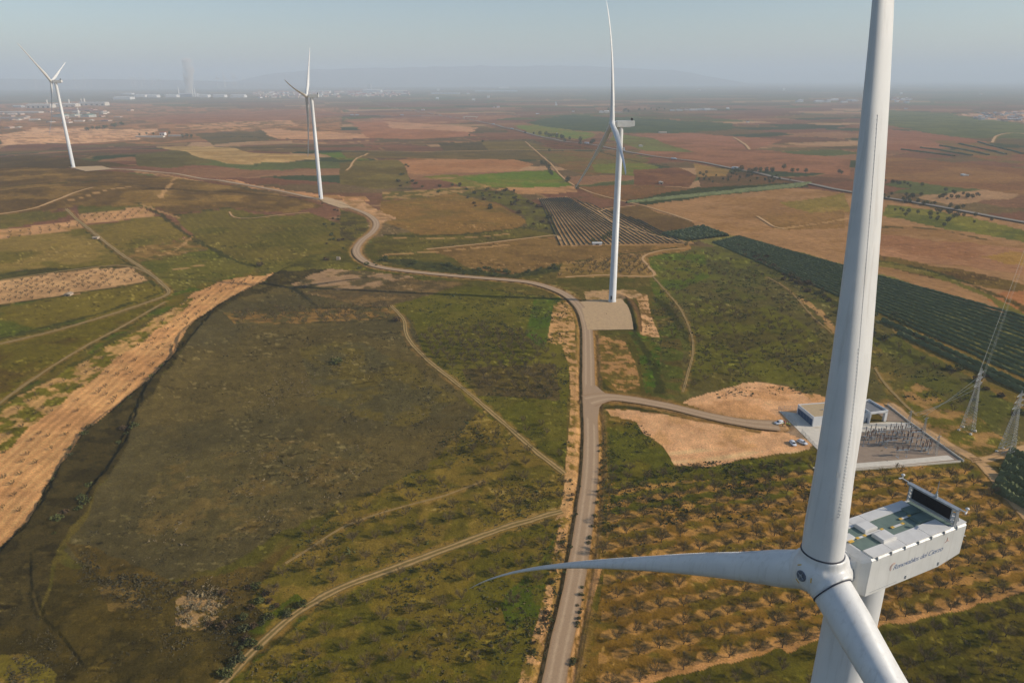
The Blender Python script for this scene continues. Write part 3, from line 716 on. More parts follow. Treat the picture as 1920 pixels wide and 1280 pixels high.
def add_streaks(m):
    nt = m.node_tree; b = nt.nodes['Principled BSDF']; src = b.inputs['Base Color'].links[0].from_socket
    mp = nt.nodes.new('ShaderNodeMapping'); mp.inputs['Scale'].default_value = (2.2, 2.2, .10); nt.links.new(objcoord(nt), mp.inputs['Vector'])
    n = noise_node(nt, 1.0, 5, .7, mp.outputs[0])
    nt.links.new(mix_col(nt, maprange(nt, n, .52, .78, 0, .55), src, (.40, .375, .33)), b.inputs['Base Color'])
    n2 = noise_node(nt, 1.4, 4, .6, objcoord(nt)); nt.links.new(maprange(nt, n2, .3, .7, .30, .52), b.inputs['Roughness'])
for _m in (M_WHITE, M_TOWER, M_NAC): add_streaks(_m)
ROT_R = 68.5
CH_R = [1.0, 4.0, 8.0, 12.0, 16.0, 22.0, 30.0, 40.0, 50.0, 58.0, 64.0, 67.0, 68.2, 68.5]
CH_C = [3.0, 3.0, 3.05, 3.25, 3.2, 2.75, 2.2, 1.5, 1.25, 1.05, 0.85, 0.55, 0.3, 0.08]
TH_C = [1.0, 0.98, 0.84, 0.70, 0.60, 0.52, 0.45, 0.38, 0.30, 0.24, 0.20, 0.18, 0.18, 0.2]
BL_C = [0.0, 0.1, 0.5, 0.85, 1, 1, 1, 1, 1, 1, 1, 1, 1, 1]

def blade_frames(hub, phi, tilt, cone, bend, ex, pitch=-9):
    a = Vector((-math.cos(tilt), 0, math.sin(tilt))); s = Vector((0, -1, 0)); v = Vector((math.sin(tilt), 0, math.cos(tilt)))
    rad = math.cos(phi) * v + math.sin(phi) * s; et = -math.sin(phi) * v + math.cos(phi) * s
    def centre(r):
        r = float(r); return Vector(hub) + r * rad + r * cone * a + bend * abs(r / ROT_R) ** ex * nn
    pit = R(pitch); le = math.cos(pit) * a + math.sin(pit) * et; nn = math.cos(pit) * et - math.sin(pit) * a
    return rad, et, a, centre, le, nn
def sect(r):
    return [float(np.interp(r, CH_R, q)) for q in (CH_C, TH_C, BL_C)]
def blade_point(fr, r, t):
    """t = 0..1 round the section: leading edge at 0, suction side first"""
    c, th, bl = sect(r); rad, et, a, centre, le, nn = fr
    ang = 2 * PI * t
    cx = 0.5 - 0.5 * math.cos(ang); cyl = (0.5 - cx) * c, 0.5 * math.sin(ang) * c * min(1, th * 1.02)
    yt = 5 * (0.2969 * math.sqrt(max(cx, 0)) - 0.126 * cx - 0.3516 * cx ** 2 + 0.2843 * cx ** 3 - 0.1036 * cx ** 4) * th
    y = (yt if t < 0.5 else -yt * 0.75) + 0.02 * th
    air = (0.33 - cx) * c, y * c
    x = cyl[0] * (1 - bl) + air[0] * bl; yy = cyl[1] * (1 - bl) + air[1] * bl
    return centre(r) + le * x + nn * yy

def make_turbine(tid, az, hub_h, o_hang, tilt, cone, bend, ex, phis, label, near, tw=(2.3, 1.7), nac=None, pitch=-9):
    bx, by, bz = TURB[tid]
    root = empty('wind_turbine', (bx, by, bz - 0.1), label, 'wind turbine', 'white wind turbines', az)
    nt = nac['zb'] if nac else -1.9
    # tower
    b = MB(); ht = hub_h + nt + 0.05; seg = 5
    prof = [(tw[0] + 0.25, 0.0), (tw[0] + 0.25, 0.35), (tw[0], 0.36)]
    if not near: prof += [(tw[1], ht)]
    for k in range(1, seg + 1) if near else ():
        z = ht * k / seg; r = tw[0] + (tw[1] - tw[0]) * (k / seg)
        prof += [(r + 0.0, z - 0.16), (r + 0.035, z - 0.15), (r + 0.035, z + 0.0)] if k < seg else [(r, z)]
        if k < seg: prof += [(r, z + 0.01)]
    b.lathe(prof, 40 if near else 24)
    tower = b.build('tower', M_TOWER, root)
    if not near:
        b = MB(); r = tw[0] * 0.985; ang = R(-118) - az
        cx, cyy = r * math.cos(ang), r * math.sin(ang)
        b.box((cx, cyy, 3.3), (0.30, 1.1, 2.3), ang); d_ = b.build('door', M_RING, tower)
        b = MB()
        for q in range(6): b.box((cx * (1.12 + 0.13 * q), cyy * (1.12 + 0.13 * q), 2.0 - 0.36 * q), (0.4, 1.2, 0.08), ang)
        b.build('steps', M_STEEL, tower)
    hub = Vector((-o_hang, 0, hub_h))
    frs = [blade_frames(hub, p, tilt, cone, bend, ex, pitch) for p in phis]
    a = frs[0][2]
    # hub: one smooth shell with a short collar for every blade
    b = MB(); q = a.to_track_quat('Z', 'Y').to_matrix()
    sc_ = 1.0
    b.lathe([(0.02, 2.0), (0.55, 1.93), (1.05, 1.72), (1.5, 1.3), (1.78, 0.6), (1.85, -0.2), (1.8, -1.2), (1.7, -1.55), (0.02, -1.56)], 28, hub, q)
    for fr in frs:
        c0 = hub + fr[2] * 0.0; b.tube(c0 + fr[0] * 0.2, c0 + fr[0] * 1.62, 1.72, 1.66, 28)
    ho = b.build('hub', M_WHITE, root)
    rm = ho.modifiers.new('blend', 'REMESH'); rm.mode = 'VOXEL'; rm.voxel_size = 0.09 if near else 0.25; rm.use_smooth_shade = True
    smo = ho.modifiers.new('soft', 'SMOOTH'); smo.iterations = 14 if near else 3; smo.factor = 0.6
    if near:
        nose = hub + a * 1.99
        u1 = a.orthogonal().normalized(); u2 = a.cross(u1)
        b = MB(); b.lathe([(0.42, -0.12), (0.42, 0.02), (0.34, 0.05), (0.3, 0.0), (0.02, 0.0)], 24, nose, q)
        hn = b.build('nose_hatch', M_DOORB, ho)
        b = MB()
        for th in (0.4, 0.4 + PI / 2):
            w = math.cos(th) * u1 + math.sin(th) * u2
            b.tube(nose + w * 0.32 + a * 0.05, nose - w * 0.32 + a * 0.05, 0.035, n=6)
        b.lathe([(0.12, 0.0), (0.12, 0.08), (0.02, 0.08)], 14, nose, q)
        b.build('cross_bar', M_STEEL, hn)
        for th in (0.9, 0.9 + 2.09, 0.9 + 4.18):
            w = math.cos(th) * u1 + math.sin(th) * u2; t2 = a.cross(w)
            b = MB(); p = hub + a * 1.83 + w * 0.78
            b.tube(p - t2 * 0.17, p + t2 * 0.17, 0.045, n=6); b.tube(p - t2 * 0.17, p - t2 * 0.17 - a * .1, 0.04, n=6); b.tube(p + t2 * 0.17, p + t2 * 0.17 - a * .1, 0.04, n=6)
            b.build('grab_handle', M_YEL, ho)
        b = MB()
        for k in range(16):
            th = 2 * PI * k / 16; w = math.cos(th) * u1 + math.sin(th) * u2
            b.box(hub - a * 1.62 + w * 1.6, (0.16, 0.16, 0.16), M=q)
        b.lathe([(1.5, -0.03), (1.68, -0.03), (1.68, 0.03), (1.5, 0.03)], 32, hub - a * 1.62, q)
        b.build('bolt_ring', M_STEEL, ho)
    # blades
    ns, nr_ = (48, 90) if near else (16, 26)
    for bi, fr in enumerate(frs):
        rs = np.concatenate([np.linspace(1.5, 20, nr_ // 2), np.linspace(20, 66.5, nr_ // 2)[1:], [67.2, 67.8, 68.2, 68.45]])
        V = []; n = ns
        for r in rs:
            for k in range(n): V.append(blade_point(fr, r, k / n))
        F = [(j * n + k, j * n + (k + 1) % n, (j + 1) * n + (k + 1) % n, (j + 1) * n + k) for j in range(len(rs) - 1) for k in range(n)]
        b = MB(); b.add(V, F, True); b.add(V[:n], [tuple(range(n - 1, -1, -1))]); b.add(V[-n:], [tuple(range(n))])
        bo = b.build('blade', M_WHITE, root)
        if near:
            b = MB(); rad = fr[0]; c = fr[3](1.66); qq = rad.to_track_quat('Z', 'Y').to_matrix()
            b.lathe([(1.50, -0.05), (1.575, -0.05), (1.575, 0.04), (1.50, 0.04)], 48, c, qq); 
            if bi < 2: b.build('root_seal', M_RING, bo)
            b = MB(); rr = np.arange(5.5, 33, 0.26); V = []
            for r in rr:
                t = 0.22
                p = blade_point(fr, r, t); up = (p - fr[3](r)).normalized(); tang = fr[0].cross(up)
                V += [p - tang * 0.03 - up * 0.01, p - tang * 0.03 + up * 0.012, p + tang * 0.03 + up * 0.012, p + tang * 0.03 - up * 0.01]
            m_ = len(rr)
            b.add(V, [(4 * j + k, 4 * j + (k + 1) % 4, 4 * j + 4 + (k + 1) % 4, 4 * j + 4 + k) for j in range(m_ - 1) for k in range(4)])
            for j in range(m_):
                p, q_ = Vector(V[4 * j + 1]), Vector(V[4 * j + 2]); up = (p - Vector(V[4 * j])).normalized(); d = fr[0] * 0.05
                p0 = p - (q_ - p) * 1.2; q1 = q_ + (q_ - p) * 1.2
                if rr[j] > 18: p0 = p - (q_ - p) * .4; q1 = q_ + (q_ - p) * .4; d = d * .6; up = up * .6
                b.add([p0 - d, q1 - d * 0.2, q1 + d * 0.2, p0 + d, p0 - d + up * 0.025, q1 + up * 0.03, p0 + d + up * 0.025], [(0, 1, 2, 3), (0, 4, 5, 1), (3, 2, 5, 6), (0, 3, 6, 4), (4, 6, 5), (1, 5, 2)])
            b.build('vortex_generator_row', M_WHITE, bo)
            for r, t0, w_, l_ in ((5.2, 0.14, 0.5, 0.16), (6.6, 0.135, 0.3, 0.4), (7.4, 0.14, 0.12, 0.5), (8.6, 0.145, 0.5, 0.4)):
                b = MB(); pts = []
                for dr, dt in ((0, 0), (l_, 0), (l_, w_ * 0.06), (0, w_ * 0.06)):
                    p = blade_point(fr, r + dr, t0 + dt); pts.append(p + (p - fr[3](r + dr)).normalized() * 0.012)
                b.add(pts, [(0, 1, 2, 3)]); b.add([p_ - (p_ - fr[3](r)).normalized() * 0.02 for p_ in pts], [(3, 2, 1, 0)])
                b.build('root_marking', M_PANEL, bo)
            # root spoiler along the trailing edge
            if bi != 1: continue
            b = MB(); V = []; rr = np.arange(5.0, 15.0, 0.5)
            for r in rr:
                p = blade_point(fr, r, 0.5); c, th, bl = sect(r); d = -fr[4]
                for k, (x, y) in enumerate(((-0.25, 0.10), (0.34, 0.16), (0.36, 0.10), (-0.25, -0.02))): V.append(p + d * x + fr[5] * (y - 0.06))
            m_ = len(rr)
            b.add(V, [(4 * j + k, 4 * j + (k + 1) % 4, 4 * j + 4 + (k + 1) % 4, 4 * j + 4 + k) for j in range(m_ - 1) for k in range(4)] + [(0, 1, 2, 3), (4 * m_ - 1, 4 * m_ - 2, 4 * m_ - 3, 4 * m_ - 4)])
            b.build('trailing_edge_spoiler', M_STEEL, bo)
    # nacelle
    N_ = nac or dict(w=2.0, zt=1.7, zb=-1.9, xf=2.0, xr=13.2)
    w, zt, zb = N_['w'], N_['zt'], N_['zb']; x0 = -o_hang + N_['xf']; x1 = -o_hang + N_['xr']; H = hub_h
    def sec(x, s, dzb=0.0, dzt=0.0):
        W = w * s; T = zt * s + dzt; B = zb * s + dzb; c = 0.16
        return [(x, -W, H + B + c), (x, -W + c, H + B), (x, W - c, H + B), (x, W, H + B + c), (x, W, H + T - c), (x, W - c, H + T), (x, -W + c, H + T), (x, -W, H + T - c)]
    S = [sec(x0 - 0.35, 0.60), sec(x0, 0.74), sec(x0 + 0.12, 0.84), sec(x0 + 0.75, 1.0), sec(x1 - 2.6, 1.0), sec(x1 - 0.1, 1.0, 0.5), sec(x1, 0.96, 0.5)]
    b = MB(); V = [p for s_ in S for p in s_]; n = 8
    b.add(V, [(j * n + (k + 1) % n, j * n + k, (j + 1) * n + k, (j + 1) * n + (k + 1) % n) for j in range(len(S) - 1) for k in range(n)] + [tuple(range(n)), tuple(range(len(V) - 1, len(V) - n - 1, -1))])
    no = b.build('nacelle', M_NAC, root)
    if not near:
        b = MB(); b.box((x1 - 1.3, 0, H + zt + 0.75), (0.35, 3.2, 1.5)); b.build('cooler', M_DARK, no)
        b = MB(); b.tube((x1 - 1.0, 0, H + zt), (x1 - 1.0, 0, H + zt + 2.6), 0.06, n=6); b.build('mast', M_STEEL, no)
        return root
    top = H + zt
    # collar between hub and nacelle
    b = MB(); b.tube((x0 - 0.7, 0, H), (x0 + 0.1, 0, H), 1.45, 1.55, 28); b.build('main_bearing_collar', M_NAC, no)
    L = x1 - x0
    b = MB(); b.box((x0 + 0.95 + (L - 2.3) / 2, 0, top + 0.012), (L - 2.3, 2 * w - 0.8, 0.05)); dk = b.build('roof_deck', M_DECK, no)
    # white roof panels: an outer row along each side, wider ones towards the rear
    xs = [0.9, 3.0, 4.5, 7.2, 9.6]
    for sgn in (-1, 1):
        wid = [0.95, 0.95, 0.95, 0.95] if sgn > 0 else [0.95, 0.95, 1.3, 1.35]
        for k in range(4):
            xa, xb = x0 + xs[k] + 0.02, x0 + xs[k + 1] - 0.02
            b = MB(); wd = wid[k]; b.box(((xa + xb) / 2, sgn * (w - 0.06 - wd / 2), top + 0.045), (xb - xa, wd, 0.09))
            b.build('roof_panel', M_PANEL, no)
    b = MB(); b.box((x1 - 0.62, 0, top + 0.04), (1.15, 2 * w - 0.15, 0.08)); b.build('roof_panel', M_PANEL, no)
    for hx, hy, hl, hw in ((3.55, 0.72, 1.35, 1.05), (3.75, -0.78, 1.4, 1.1)):
        b = MB(); M3 = Matrix.Rotation(0, 3, 'Z'); b.box((x0 + hx, hy, top + 0.16), (hl, hw, 0.25)); b.box((x0 + hx, hy, top + 0.3), (hl - 0.12, hw - 0.12, 0.06)); b.build('roof_hatch', M_PANEL, no)
    for hx, hy in ((8.5, -0.25), (9.0, 0.85)):
        b = MB(); b.box((x0 + hx, hy, top + 0.1), (1.3, 0.9, 0.14)); b.box((x0 + hx, hy, top + 0.18), (1.05, 0.65, 0.05)); b.build('skylight', M_DECK, no)
    for xa, xb, hy in ((1.7, 4.6, 0.02), (5.4, 6.7, -0.15), (7.0, 8.1, 0.35)):
        b = MB(); b.box((x0 + (xa + xb) / 2, hy, top + 0.09), (xb - xa, 0.16, 0.07)); rl = b.build('walkway_rail', M_PANEL, no)
        for t in (0.04, 0.3, 0.96) if xb - xa > 2 else (0.05, 0.95):
            b = MB(); b.box((x0 + xa + (xb - xa) * t, hy - 0.02, top + 0.135), (0.3, 0.2, 0.03))
            b.build('yellow_strip', M_YEL, rl)
    b = MB(); b.box((x0 + 1.25, 0.95, top + 0.1), (0.8, 0.55, 0.14)); b.build('front_hatch', M_DARK, no)
    b = MB(); b.box((x0 + 1.15, 0.35, top + 0.14), (0.9, 0.6, 0.2)); b.build('front_hatch', M_PANEL, no)
    b = MB(); b.box((x0 + 1.0, -0.1, top + 0.13), (0.45, 0.22, 0.06)); b.build('yellow_strip', M_YEL, no)
    for k in range(7):                                            # latches over the roof edge
        b = MB(); xx = x0 + 1.3 + k * (L - 2.6) / 6
        b.box((xx, -w + 0.02, top - 0.10), (0.06, 0.14, 0.30)); b.build('panel_latch', M_STEEL, no)
    for xx in (5.1, 8.9):
        b = MB(); b.box((x0 + xx, -w - 0.02, H + zb + 0.5), (0.10, 0.06, 0.3)); b.build('side_fitting', M_STEEL, no)
    b = MB(); b.box((x0 + 2.6, -w - 0.006, H + zb + 0.4), (3.0, 0.014, 0.03)); b.build('side_rail', M_STEEL, no)
    # cooler on the rear of the roof, facing the rotor
    cxx = x1 - 1.45; hw_ = w - 0.35; ch = 1.4; top = top - 0.05
    b = MB()
    b.box((cxx, 0, top + ch + 0.22), (0.42, 2 * hw_ + 0.7, 0.14))
    b.box((cxx, 0, top + 0.42), (0.30, 2 * hw_ - 0.1, 0.16))
    for sgn in (-1, 1):
        b.box((cxx + 0.08, sgn * (hw_ + 0.16), top + ch / 2 + 0.1), (0.34, 0.08, ch + 0.2))
        b.box((cxx - 0.08, sgn * (hw_ - 0.16), top + ch / 2 + 0.2), (0.10, 0.07, ch - 0.2))
        b.tube((cxx + 0.1, sgn * (hw_ + 0.1), top + ch), (cxx + 1.0, sgn * (hw_ - 0.1), top + 0.05), 0.05, n=6)
    fr_ = b.build('cooler_frame', M_STEEL, no)
    b = MB(); b.box((cxx, 0, top + 1.0), (0.16, 2 * hw_ - 0.42, 1.05))
    for k in range(17): b.box((cxx - 0.085, 0, top + 0.5 + k * 0.06), (0.03, 2 * hw_ - 0.46, 0.02))
    b.build('cooler_panel', M_DARK, fr_)
    for sgn in (-1, 1):
        for k in range(4):
            b = MB(); p = Vector((cxx - 0.04, sgn * (hw_ + 0.0), top + 0.38 + k * 0.36)); b.lathe([(0.02, -0.09), (0.12, -0.07), (0.12, 0.07), (0.02, 0.09)], 12, p, Matrix.Rotation(PI / 2, 3, 'X'))
            b.build('pipe_coupling', M_PANEL, fr_)
        b = MB(); e = Vector((cxx, sgn * (hw_ + 0.35), top + ch + 0.3))
        b.tube(e, e + Vector((-0.1, sgn * 0.55, 0.1)), 0.05, n=6); p = e + Vector((-0.1, sgn * 0.55, 0.1))
        b.tube(p, p + Vector((0, 0, 0.3)), 0.05, n=6); b.lathe([(0.03, 0), (0.14, 0.04), (0.14, 0.14), (0.03, 0.18)], 12, p + Vector((0, 0, 0.25)))
        b.tube(p + Vector((0, 0, 0.05)), p + Vector((-0.3, sgn * 0.1, 0.02)), 0.06, n=6)
        b.build('anemometer', M_PANEL, fr_)
    b = MB(); b.lathe([(0.12, 0), (0.12, 0.25), (0.07, 0.3), (0.07, 0.5)], 10, (cxx, -0.2, top + ch + 0.28)); b.tube((cxx, -0.2, top + ch + 0.7), (cxx + .02, -0.18, top + ch + 1.75), 0.035, 0.02, 6)
    b.build('lightning_rod', M_STEEL, fr_)
    b = MB(); b.tube((x1 - 0.1, -w + 0.5, H + 0.2), (x1 + 0.75, -w + 0.35, H + 0.0), 0.035, n=6); b.build('rear_rod', M_PANEL, no)
    # lettering on the side that faces the road
    def text(body, size, x, z, mat, nm, shear=0.32, par=no):
        cu = bpy.data.curves.new(nm, 'FONT'); cu.body = body; cu.size = size; cu.shear = shear; cu.extrude = 0.004; cu.offset = -0.011; cu.space_character = 0.95
        ob = bpy.data.objects.new('tmp', cu); COL.objects.link(ob); bpy.context.view_layer.update()
        me = bpy.data.meshes.new_from_object(ob.evaluated_get(bpy.context.evaluated_depsgraph_get()))
        bpy.data.objects.remove(ob, do_unlink=True); me.materials.clear(); me.materials.append(mat)
        me.transform(Matrix.Translation((x, -w - 0.012, z)) @ Matrix.Rotation(PI / 2, 4, 'X'))
        return link(nm, me, par)
    tx = x0 + N_.get('tx', 3.6); tz = H + N_.get('tz', -0.1)
    lt = text('Renovables del Cierzo', 0.66, tx, tz, M_INK, 'lettering')
    b = MB()
    def arc(cx, cz, r, a0, a1, th):
        for k in range(10):
            t0 = a0 + (a1 - a0) * k / 10; t1 = a0 + (a1 - a0) * (k + 1) / 10
            b.tube((cx + r * math.cos(t0), -w - 0.014, cz + r * math.sin(t0)), (cx + r * math.cos(t1), -w - 0.014, cz + r * math.sin(t1)), th, n=5)
    arc(tx - 0.02, tz + 0.32, 0.34, R(60), R(240), 0.014); arc(tx + 0.02, tz + 0.30, 0.26, R(70), R(220), 0.010)
    b.build('emblem', M_RED, no)
    b = MB(); ex_ = tx + N_.get('tl', 5.9)
    for aa in (95, 215, 335):
        b.tube((ex_, -w - 0.014, tz + 0.85), (ex_ + 0.30 * math.cos(R(aa)), -w - 0.014, tz + 0.85 + 0.30 * math.sin(R(aa))), 0.022, 0.010, 5)
    b.build('emblem', M_RED, no)
    return root

NEAR_NAC = dict(w=2.24, zt=1.65, zb=-1.85, xf=1.75, xr=13.3, tx=3.35, tz=-0.15, tl=6.0)
make_turbine(0, R(25.0), 110.0, 4.6, R(3.57), 0.085, -5.25, 3.3, [R(-1.9), R(118.1), R(-121.9)],
             'nearest white wind turbine, lettering on its nacelle side and a black cooler on top', True, (2.6, 1.95), NEAR_NAC)
make_turbine(3, R(7.1), 110.0, 5.2, R(3.7), 0.06, -5.2, 3.2, [R(-8.0), R(112.0), R(232.0)],
             'white wind turbine standing on the grey gravel pad beside the road junction', False, pitch=40)
make_turbine(2, R(2.1), 110.0, 5.2, R(3.7), 0.06, -5.2, 3.2, [R(200.6), R(320.6), R(80.6)],
             'white wind turbine above the road bend, one blade up, one dark blade hanging', False, pitch=14)
make_turbine(1, R(6.2), 110.0, 5.2, R(3.7), 0.06, -5.2, 3.2, [R(53.9), R(173.9), R(293.9)],
             'leftmost white wind turbine on the brown hill, its blades forming a Y', False, pitch=42)

# ------------------------------------------------------------------ bare almond orchards
rnd = random.Random(7)
M_BARK = flat('grey_bark', (0.11, 0.078, 0.048), (0.075, 0.055, 0.034), 6.0, 0.95, 0.1)
M_TWIG = flat('brown_twigs', (0.175, 0.125, 0.052), (0.125, 0.090, 0.040), 1.5, 0.95, 0.1)
M_LEAF = flat('dark_evergreen_leaf', (0.080, 0.088, 0.024), (0.11, 0.112, 0.034), 0.8, 0.85, 0.15)
M_LEAF2 = flat('olive_leaf', (0.092, 0.090, 0.036), (0.066, 0.070, 0.028), 0.5, 0.85, 0.15)
M_HEDGE = flat('olive_hedge_leaf', (0.150, 0.165, 0.062), (0.105, 0.12, 0.046), 0.25, 0.85, 0.15, world_space=True)
M_VINE = flat('dry_vine_leaf', (0.135, 0.115, 0.065), (0.09, 0.085, 0.045), 0.2, 0.9, 0.1, world_space=True)
M_RUST = flat('rusty_scrub', (0.12, 0.075, 0.035), (0.075, 0.055, 0.03), 1.0, 0.95, 0.1)

def twig_tree(seed, ntw, h=3.9, rad=2.6, tw=0.05):
    r = random.Random(seed); T = MB(); C = MB()
    lean = Vector((r.uniform(-.1, .1), r.uniform(-.1, .1), 0))
    fork = Vector((lean.x, lean.y, 0.75 + r.uniform(0, .25)))
    T.tube((0, 0, -0.35), fork, 0.14, 0.11, 7, False)
    ends = []
    for k in range(r.randint(4, 5)):
        a = k * 2 * PI / 5 + r.uniform(-.4, .4); rr = rad * r.uniform(.35, .6); z = h * r.uniform(.5, .68)
        mid = fork + Vector((math.cos(a) * rr * .55, math.sin(a) * rr * .55, (z - fork.z) * .5)); e = Vector((math.cos(a) * rr, math.sin(a) * rr, z))
        T.tube(fork, mid, 0.08, 0.055, 5, False); T.tube(mid, e, 0.055, 0.03, 5, False); ends += [mid, e, e]
        for q in range(2):
            a2 = a + r.uniform(-.9, .9); e2 = e + Vector((math.cos(a2) * rad * .3, math.sin(a2) * rad * .3, h * r.uniform(.08, .28)))
            T.tube(e, e2, 0.03, 0.015, 4, False); ends += [e2, e2]
    for k in range(ntw):
        p = Vector(r.choice(ends)) + Vector((r.gauss(0, .22), r.gauss(0, .22), r.gauss(0, .22)))
        out = Vector((p.x, p.y, 0)); out = out.normalized() if out.length > .05 else Vector((1, 0, 0))
        d = (out * r.uniform(-.1, 1.0) + Vector((r.gauss(0, .45), r.gauss(0, .45), r.uniform(.2, 1.1)))).normalized()
        l = r.uniform(.5, 1.25); e = p + d * l; e.z += 0.1 * l
        u = d.orthogonal().normalized(); u = (u * math.cos(k) + d.cross(u) * math.sin(k)) * tw * r.uniform(.6, 1.3)
        C.add([p - u, p + u, e], [(0, 1, 2)])
        for q in range(2):
            m = p.lerp(e, r.uniform(.3, .8)); d2 = (d + Vector((r.gauss(0, .7), r.gauss(0, .7), r.gauss(0, .5)))).normalized(); e3 = m + d2 * l * .55
            C.add([m - u * .7, m + u * .7, e3], [(0, 1, 2)])
    return T, C

ALMOND = []
for k in range(5):
    T, C = twig_tree(100 + k, 330, h=3.4, rad=1.95, tw=0.038)
    ALMOND.append((T.mesh('trunk', M_BARK), C.mesh('crown', M_TWIG)))
LOW = []
for k in range(4):
    T, C = twig_tree(200 + k, 110, h=3.4, rad=1.95, tw=0.09)
    nt_ = len(T.v); C2 = MB(); C2.v = T.v + C.v; C2.f = T.f + [tuple(i + nt_ for i in f) for f in C.f]
    V = np.array(C2.v); tri = []
    for f in C2.f:
        tri.append((f[0], f[1], f[2]))
        if len(f) == 4: tri.append((f[0], f[2], f[3]))
    LOW.append((V, np.array(tri)))

def in_px(poly): return atxy(poly)
def grid_in(poly_px, d0, d1, pitch, rowp, keep=1.0, jit=0.5, seed=1):
    poly = atxy(poly_px); a = at(*d0)[:2]; b = at(*d1)[:2]; d = (b - a) / np.hypot(*(b - a)); n = np.array([-d[1], d[0]])
    rel = poly - a; u = rel @ d; v = rel @ n; r = random.Random(seed); out = []
    for j in range(int(v.min() // rowp), int(v.max() // rowp) + 1):
        for i in range(int(u.min() // pitch), int(u.max() // pitch) + 1):
            p = a + d * (i * pitch + (j % 2) * pitch * .5) + n * j * rowp + np.array([r.gauss(0, jit), r.gauss(0, jit)])
            if r.random() < keep: out.append(p)
    out = np.array(out)
    return out[inside(poly, out[:, 0], out[:, 1])]

ORCH = [   # polygon, row direction, pitch, row pitch, share kept, scale, label
 ([(1135,880),(1270,885),(1440,872),(1540,862),(1600,892),(1812,878),(1850,890),(1980,1015),(1980,1320),(1100,1320),(1125,1090)], (1190,1272), (1900,1112), 6.9, 7.0, .9, 1.0,
  'bare almond tree standing in rows on brown soil right of the gravel road', 'almond trees right of the gravel road'),
 ([(565,1008),(700,928),(800,875),(905,775),(1056,884),(1056,950),(850,1030),(600,1132),(525,1158),(500,1090)], (560,1040), (1050,935), 8.2, 8.2, .86, .9,
  'bare almond tree scattered on the grass between the two dirt tracks', 'almond trees between the two dirt tracks'),
 ([(1046,972),(1030,1060),(990,1180),(970,1320),(420,1320),(570,1165),(700,1088),(900,1022)], (560,1200), (1000,1090), 7.8, 7.8, .86, .95,
  'bare almond tree on the grass below the curved dirt track', 'almond trees below the curved dirt track'),
 ([(775,622),(900,612),(1010,628),(1046,660),(1050,752),(930,745),(880,720),(800,660)], (780,640), (1040,655), 6.4, 6.6, .9, 1.0,
  'bare almond tree in the small dense orchard beside the curving two-rut track', 'almond trees beside the two-rut track'),
 ([(430,586),(560,580),(760,574),(756,596),(640,608),(440,608)], (430,597), (750,588), 6.5, 6.5, .85, .95,
  'bare almond tree in the single row crossing the dark field', 'almond trees crossing the dark field'),
 ([(1060,494),(1206,482),(1224,516),(1046,520)], (1060,500), (1210,500), 7.0, 7.5, .9, .95,
  'bare almond tree on the tan plot behind the gravel pad', 'almond trees behind the gravel pad'),
 ([(1240,570),(1460,585),(1560,655),(1540,730),(1440,710),(1290,735)], (1240,640), (1500,690), 8.0, 8.0, .7, .8,
  'low bare almond tree on the olive slope above the sandy yard', 'almond trees above the sandy yard'),
 ([(1215,500),(1300,470),(1420,480),(1500,520),(1620,590),(1700,650),(1850,740),(1900,800),(1800,780),(1660,690),(1560,640),(1240,560)], (1300,500), (1700,720), 9.0, 9.0, .55, .8,
  'small bare tree on the grey-olive slope below the dark hedge rows', 'bare trees below the dark hedge rows'),
 ([(880,770),(1055,790),(1060,870),(980,830)], (880,780), (1050,800), 8.0, 8.0, .5, .8,
  'bare almond tree between the diagonal track and the tan road verge', 'almond trees by the tan road verge'),
 ([(-20,820),(60,740),(160,680),(260,620),(350,562),(420,530),(500,516),(402,572),(317,662),(240,735),(160,795),(100,850),(40,960),(-20,1040)], (60,850), (400,550), 6.0, 5.6, .45, .5,
  'tiny sapling on the long tan strip at the left', 'saplings on the tan strip'),
 ([(0,532),(120,512),(250,500),(280,525),(150,546),(0,572)], (0,550), (270,515), 6.0, 6.5, .8, .6,
  'small bare tree on the pale tan plot at the left edge', 'bare trees on the pale tan plot'),
 ([(139,402),(265,390),(289,402),(162,418)], (140,410), (280,396), 8, 9.0, .9, .6, 'small bare tree on the tan plot below the brown hill', 'bare trees on the hill-foot plot'),
 ([(0,438),(140,416),(154,428),(0,454)], (0,446), (150,421), 8, 9.0, .9, .6, 'small bare tree on the left tan plot below the brown hill', 'bare trees on the left hill-foot plot'),
]
cands = []
tr0 = np.hypot(0, 0)
def px_of(P):
    P = np.asarray(P, dtype=np.float64); z = P[..., 2] - CAM_Z
    d = P[..., 1] * _cp - z * _sp; u = P[..., 1] * _sp + z * _cp
    a = CAM_F * P[..., 0] / d; b = -CAM_F * u / d; c, s = math.cos(CAM_ROLL), math.sin(CAM_ROLL)
    return np.stack([960 + c * a - s * b, 640 + s * a + c * b], -1)
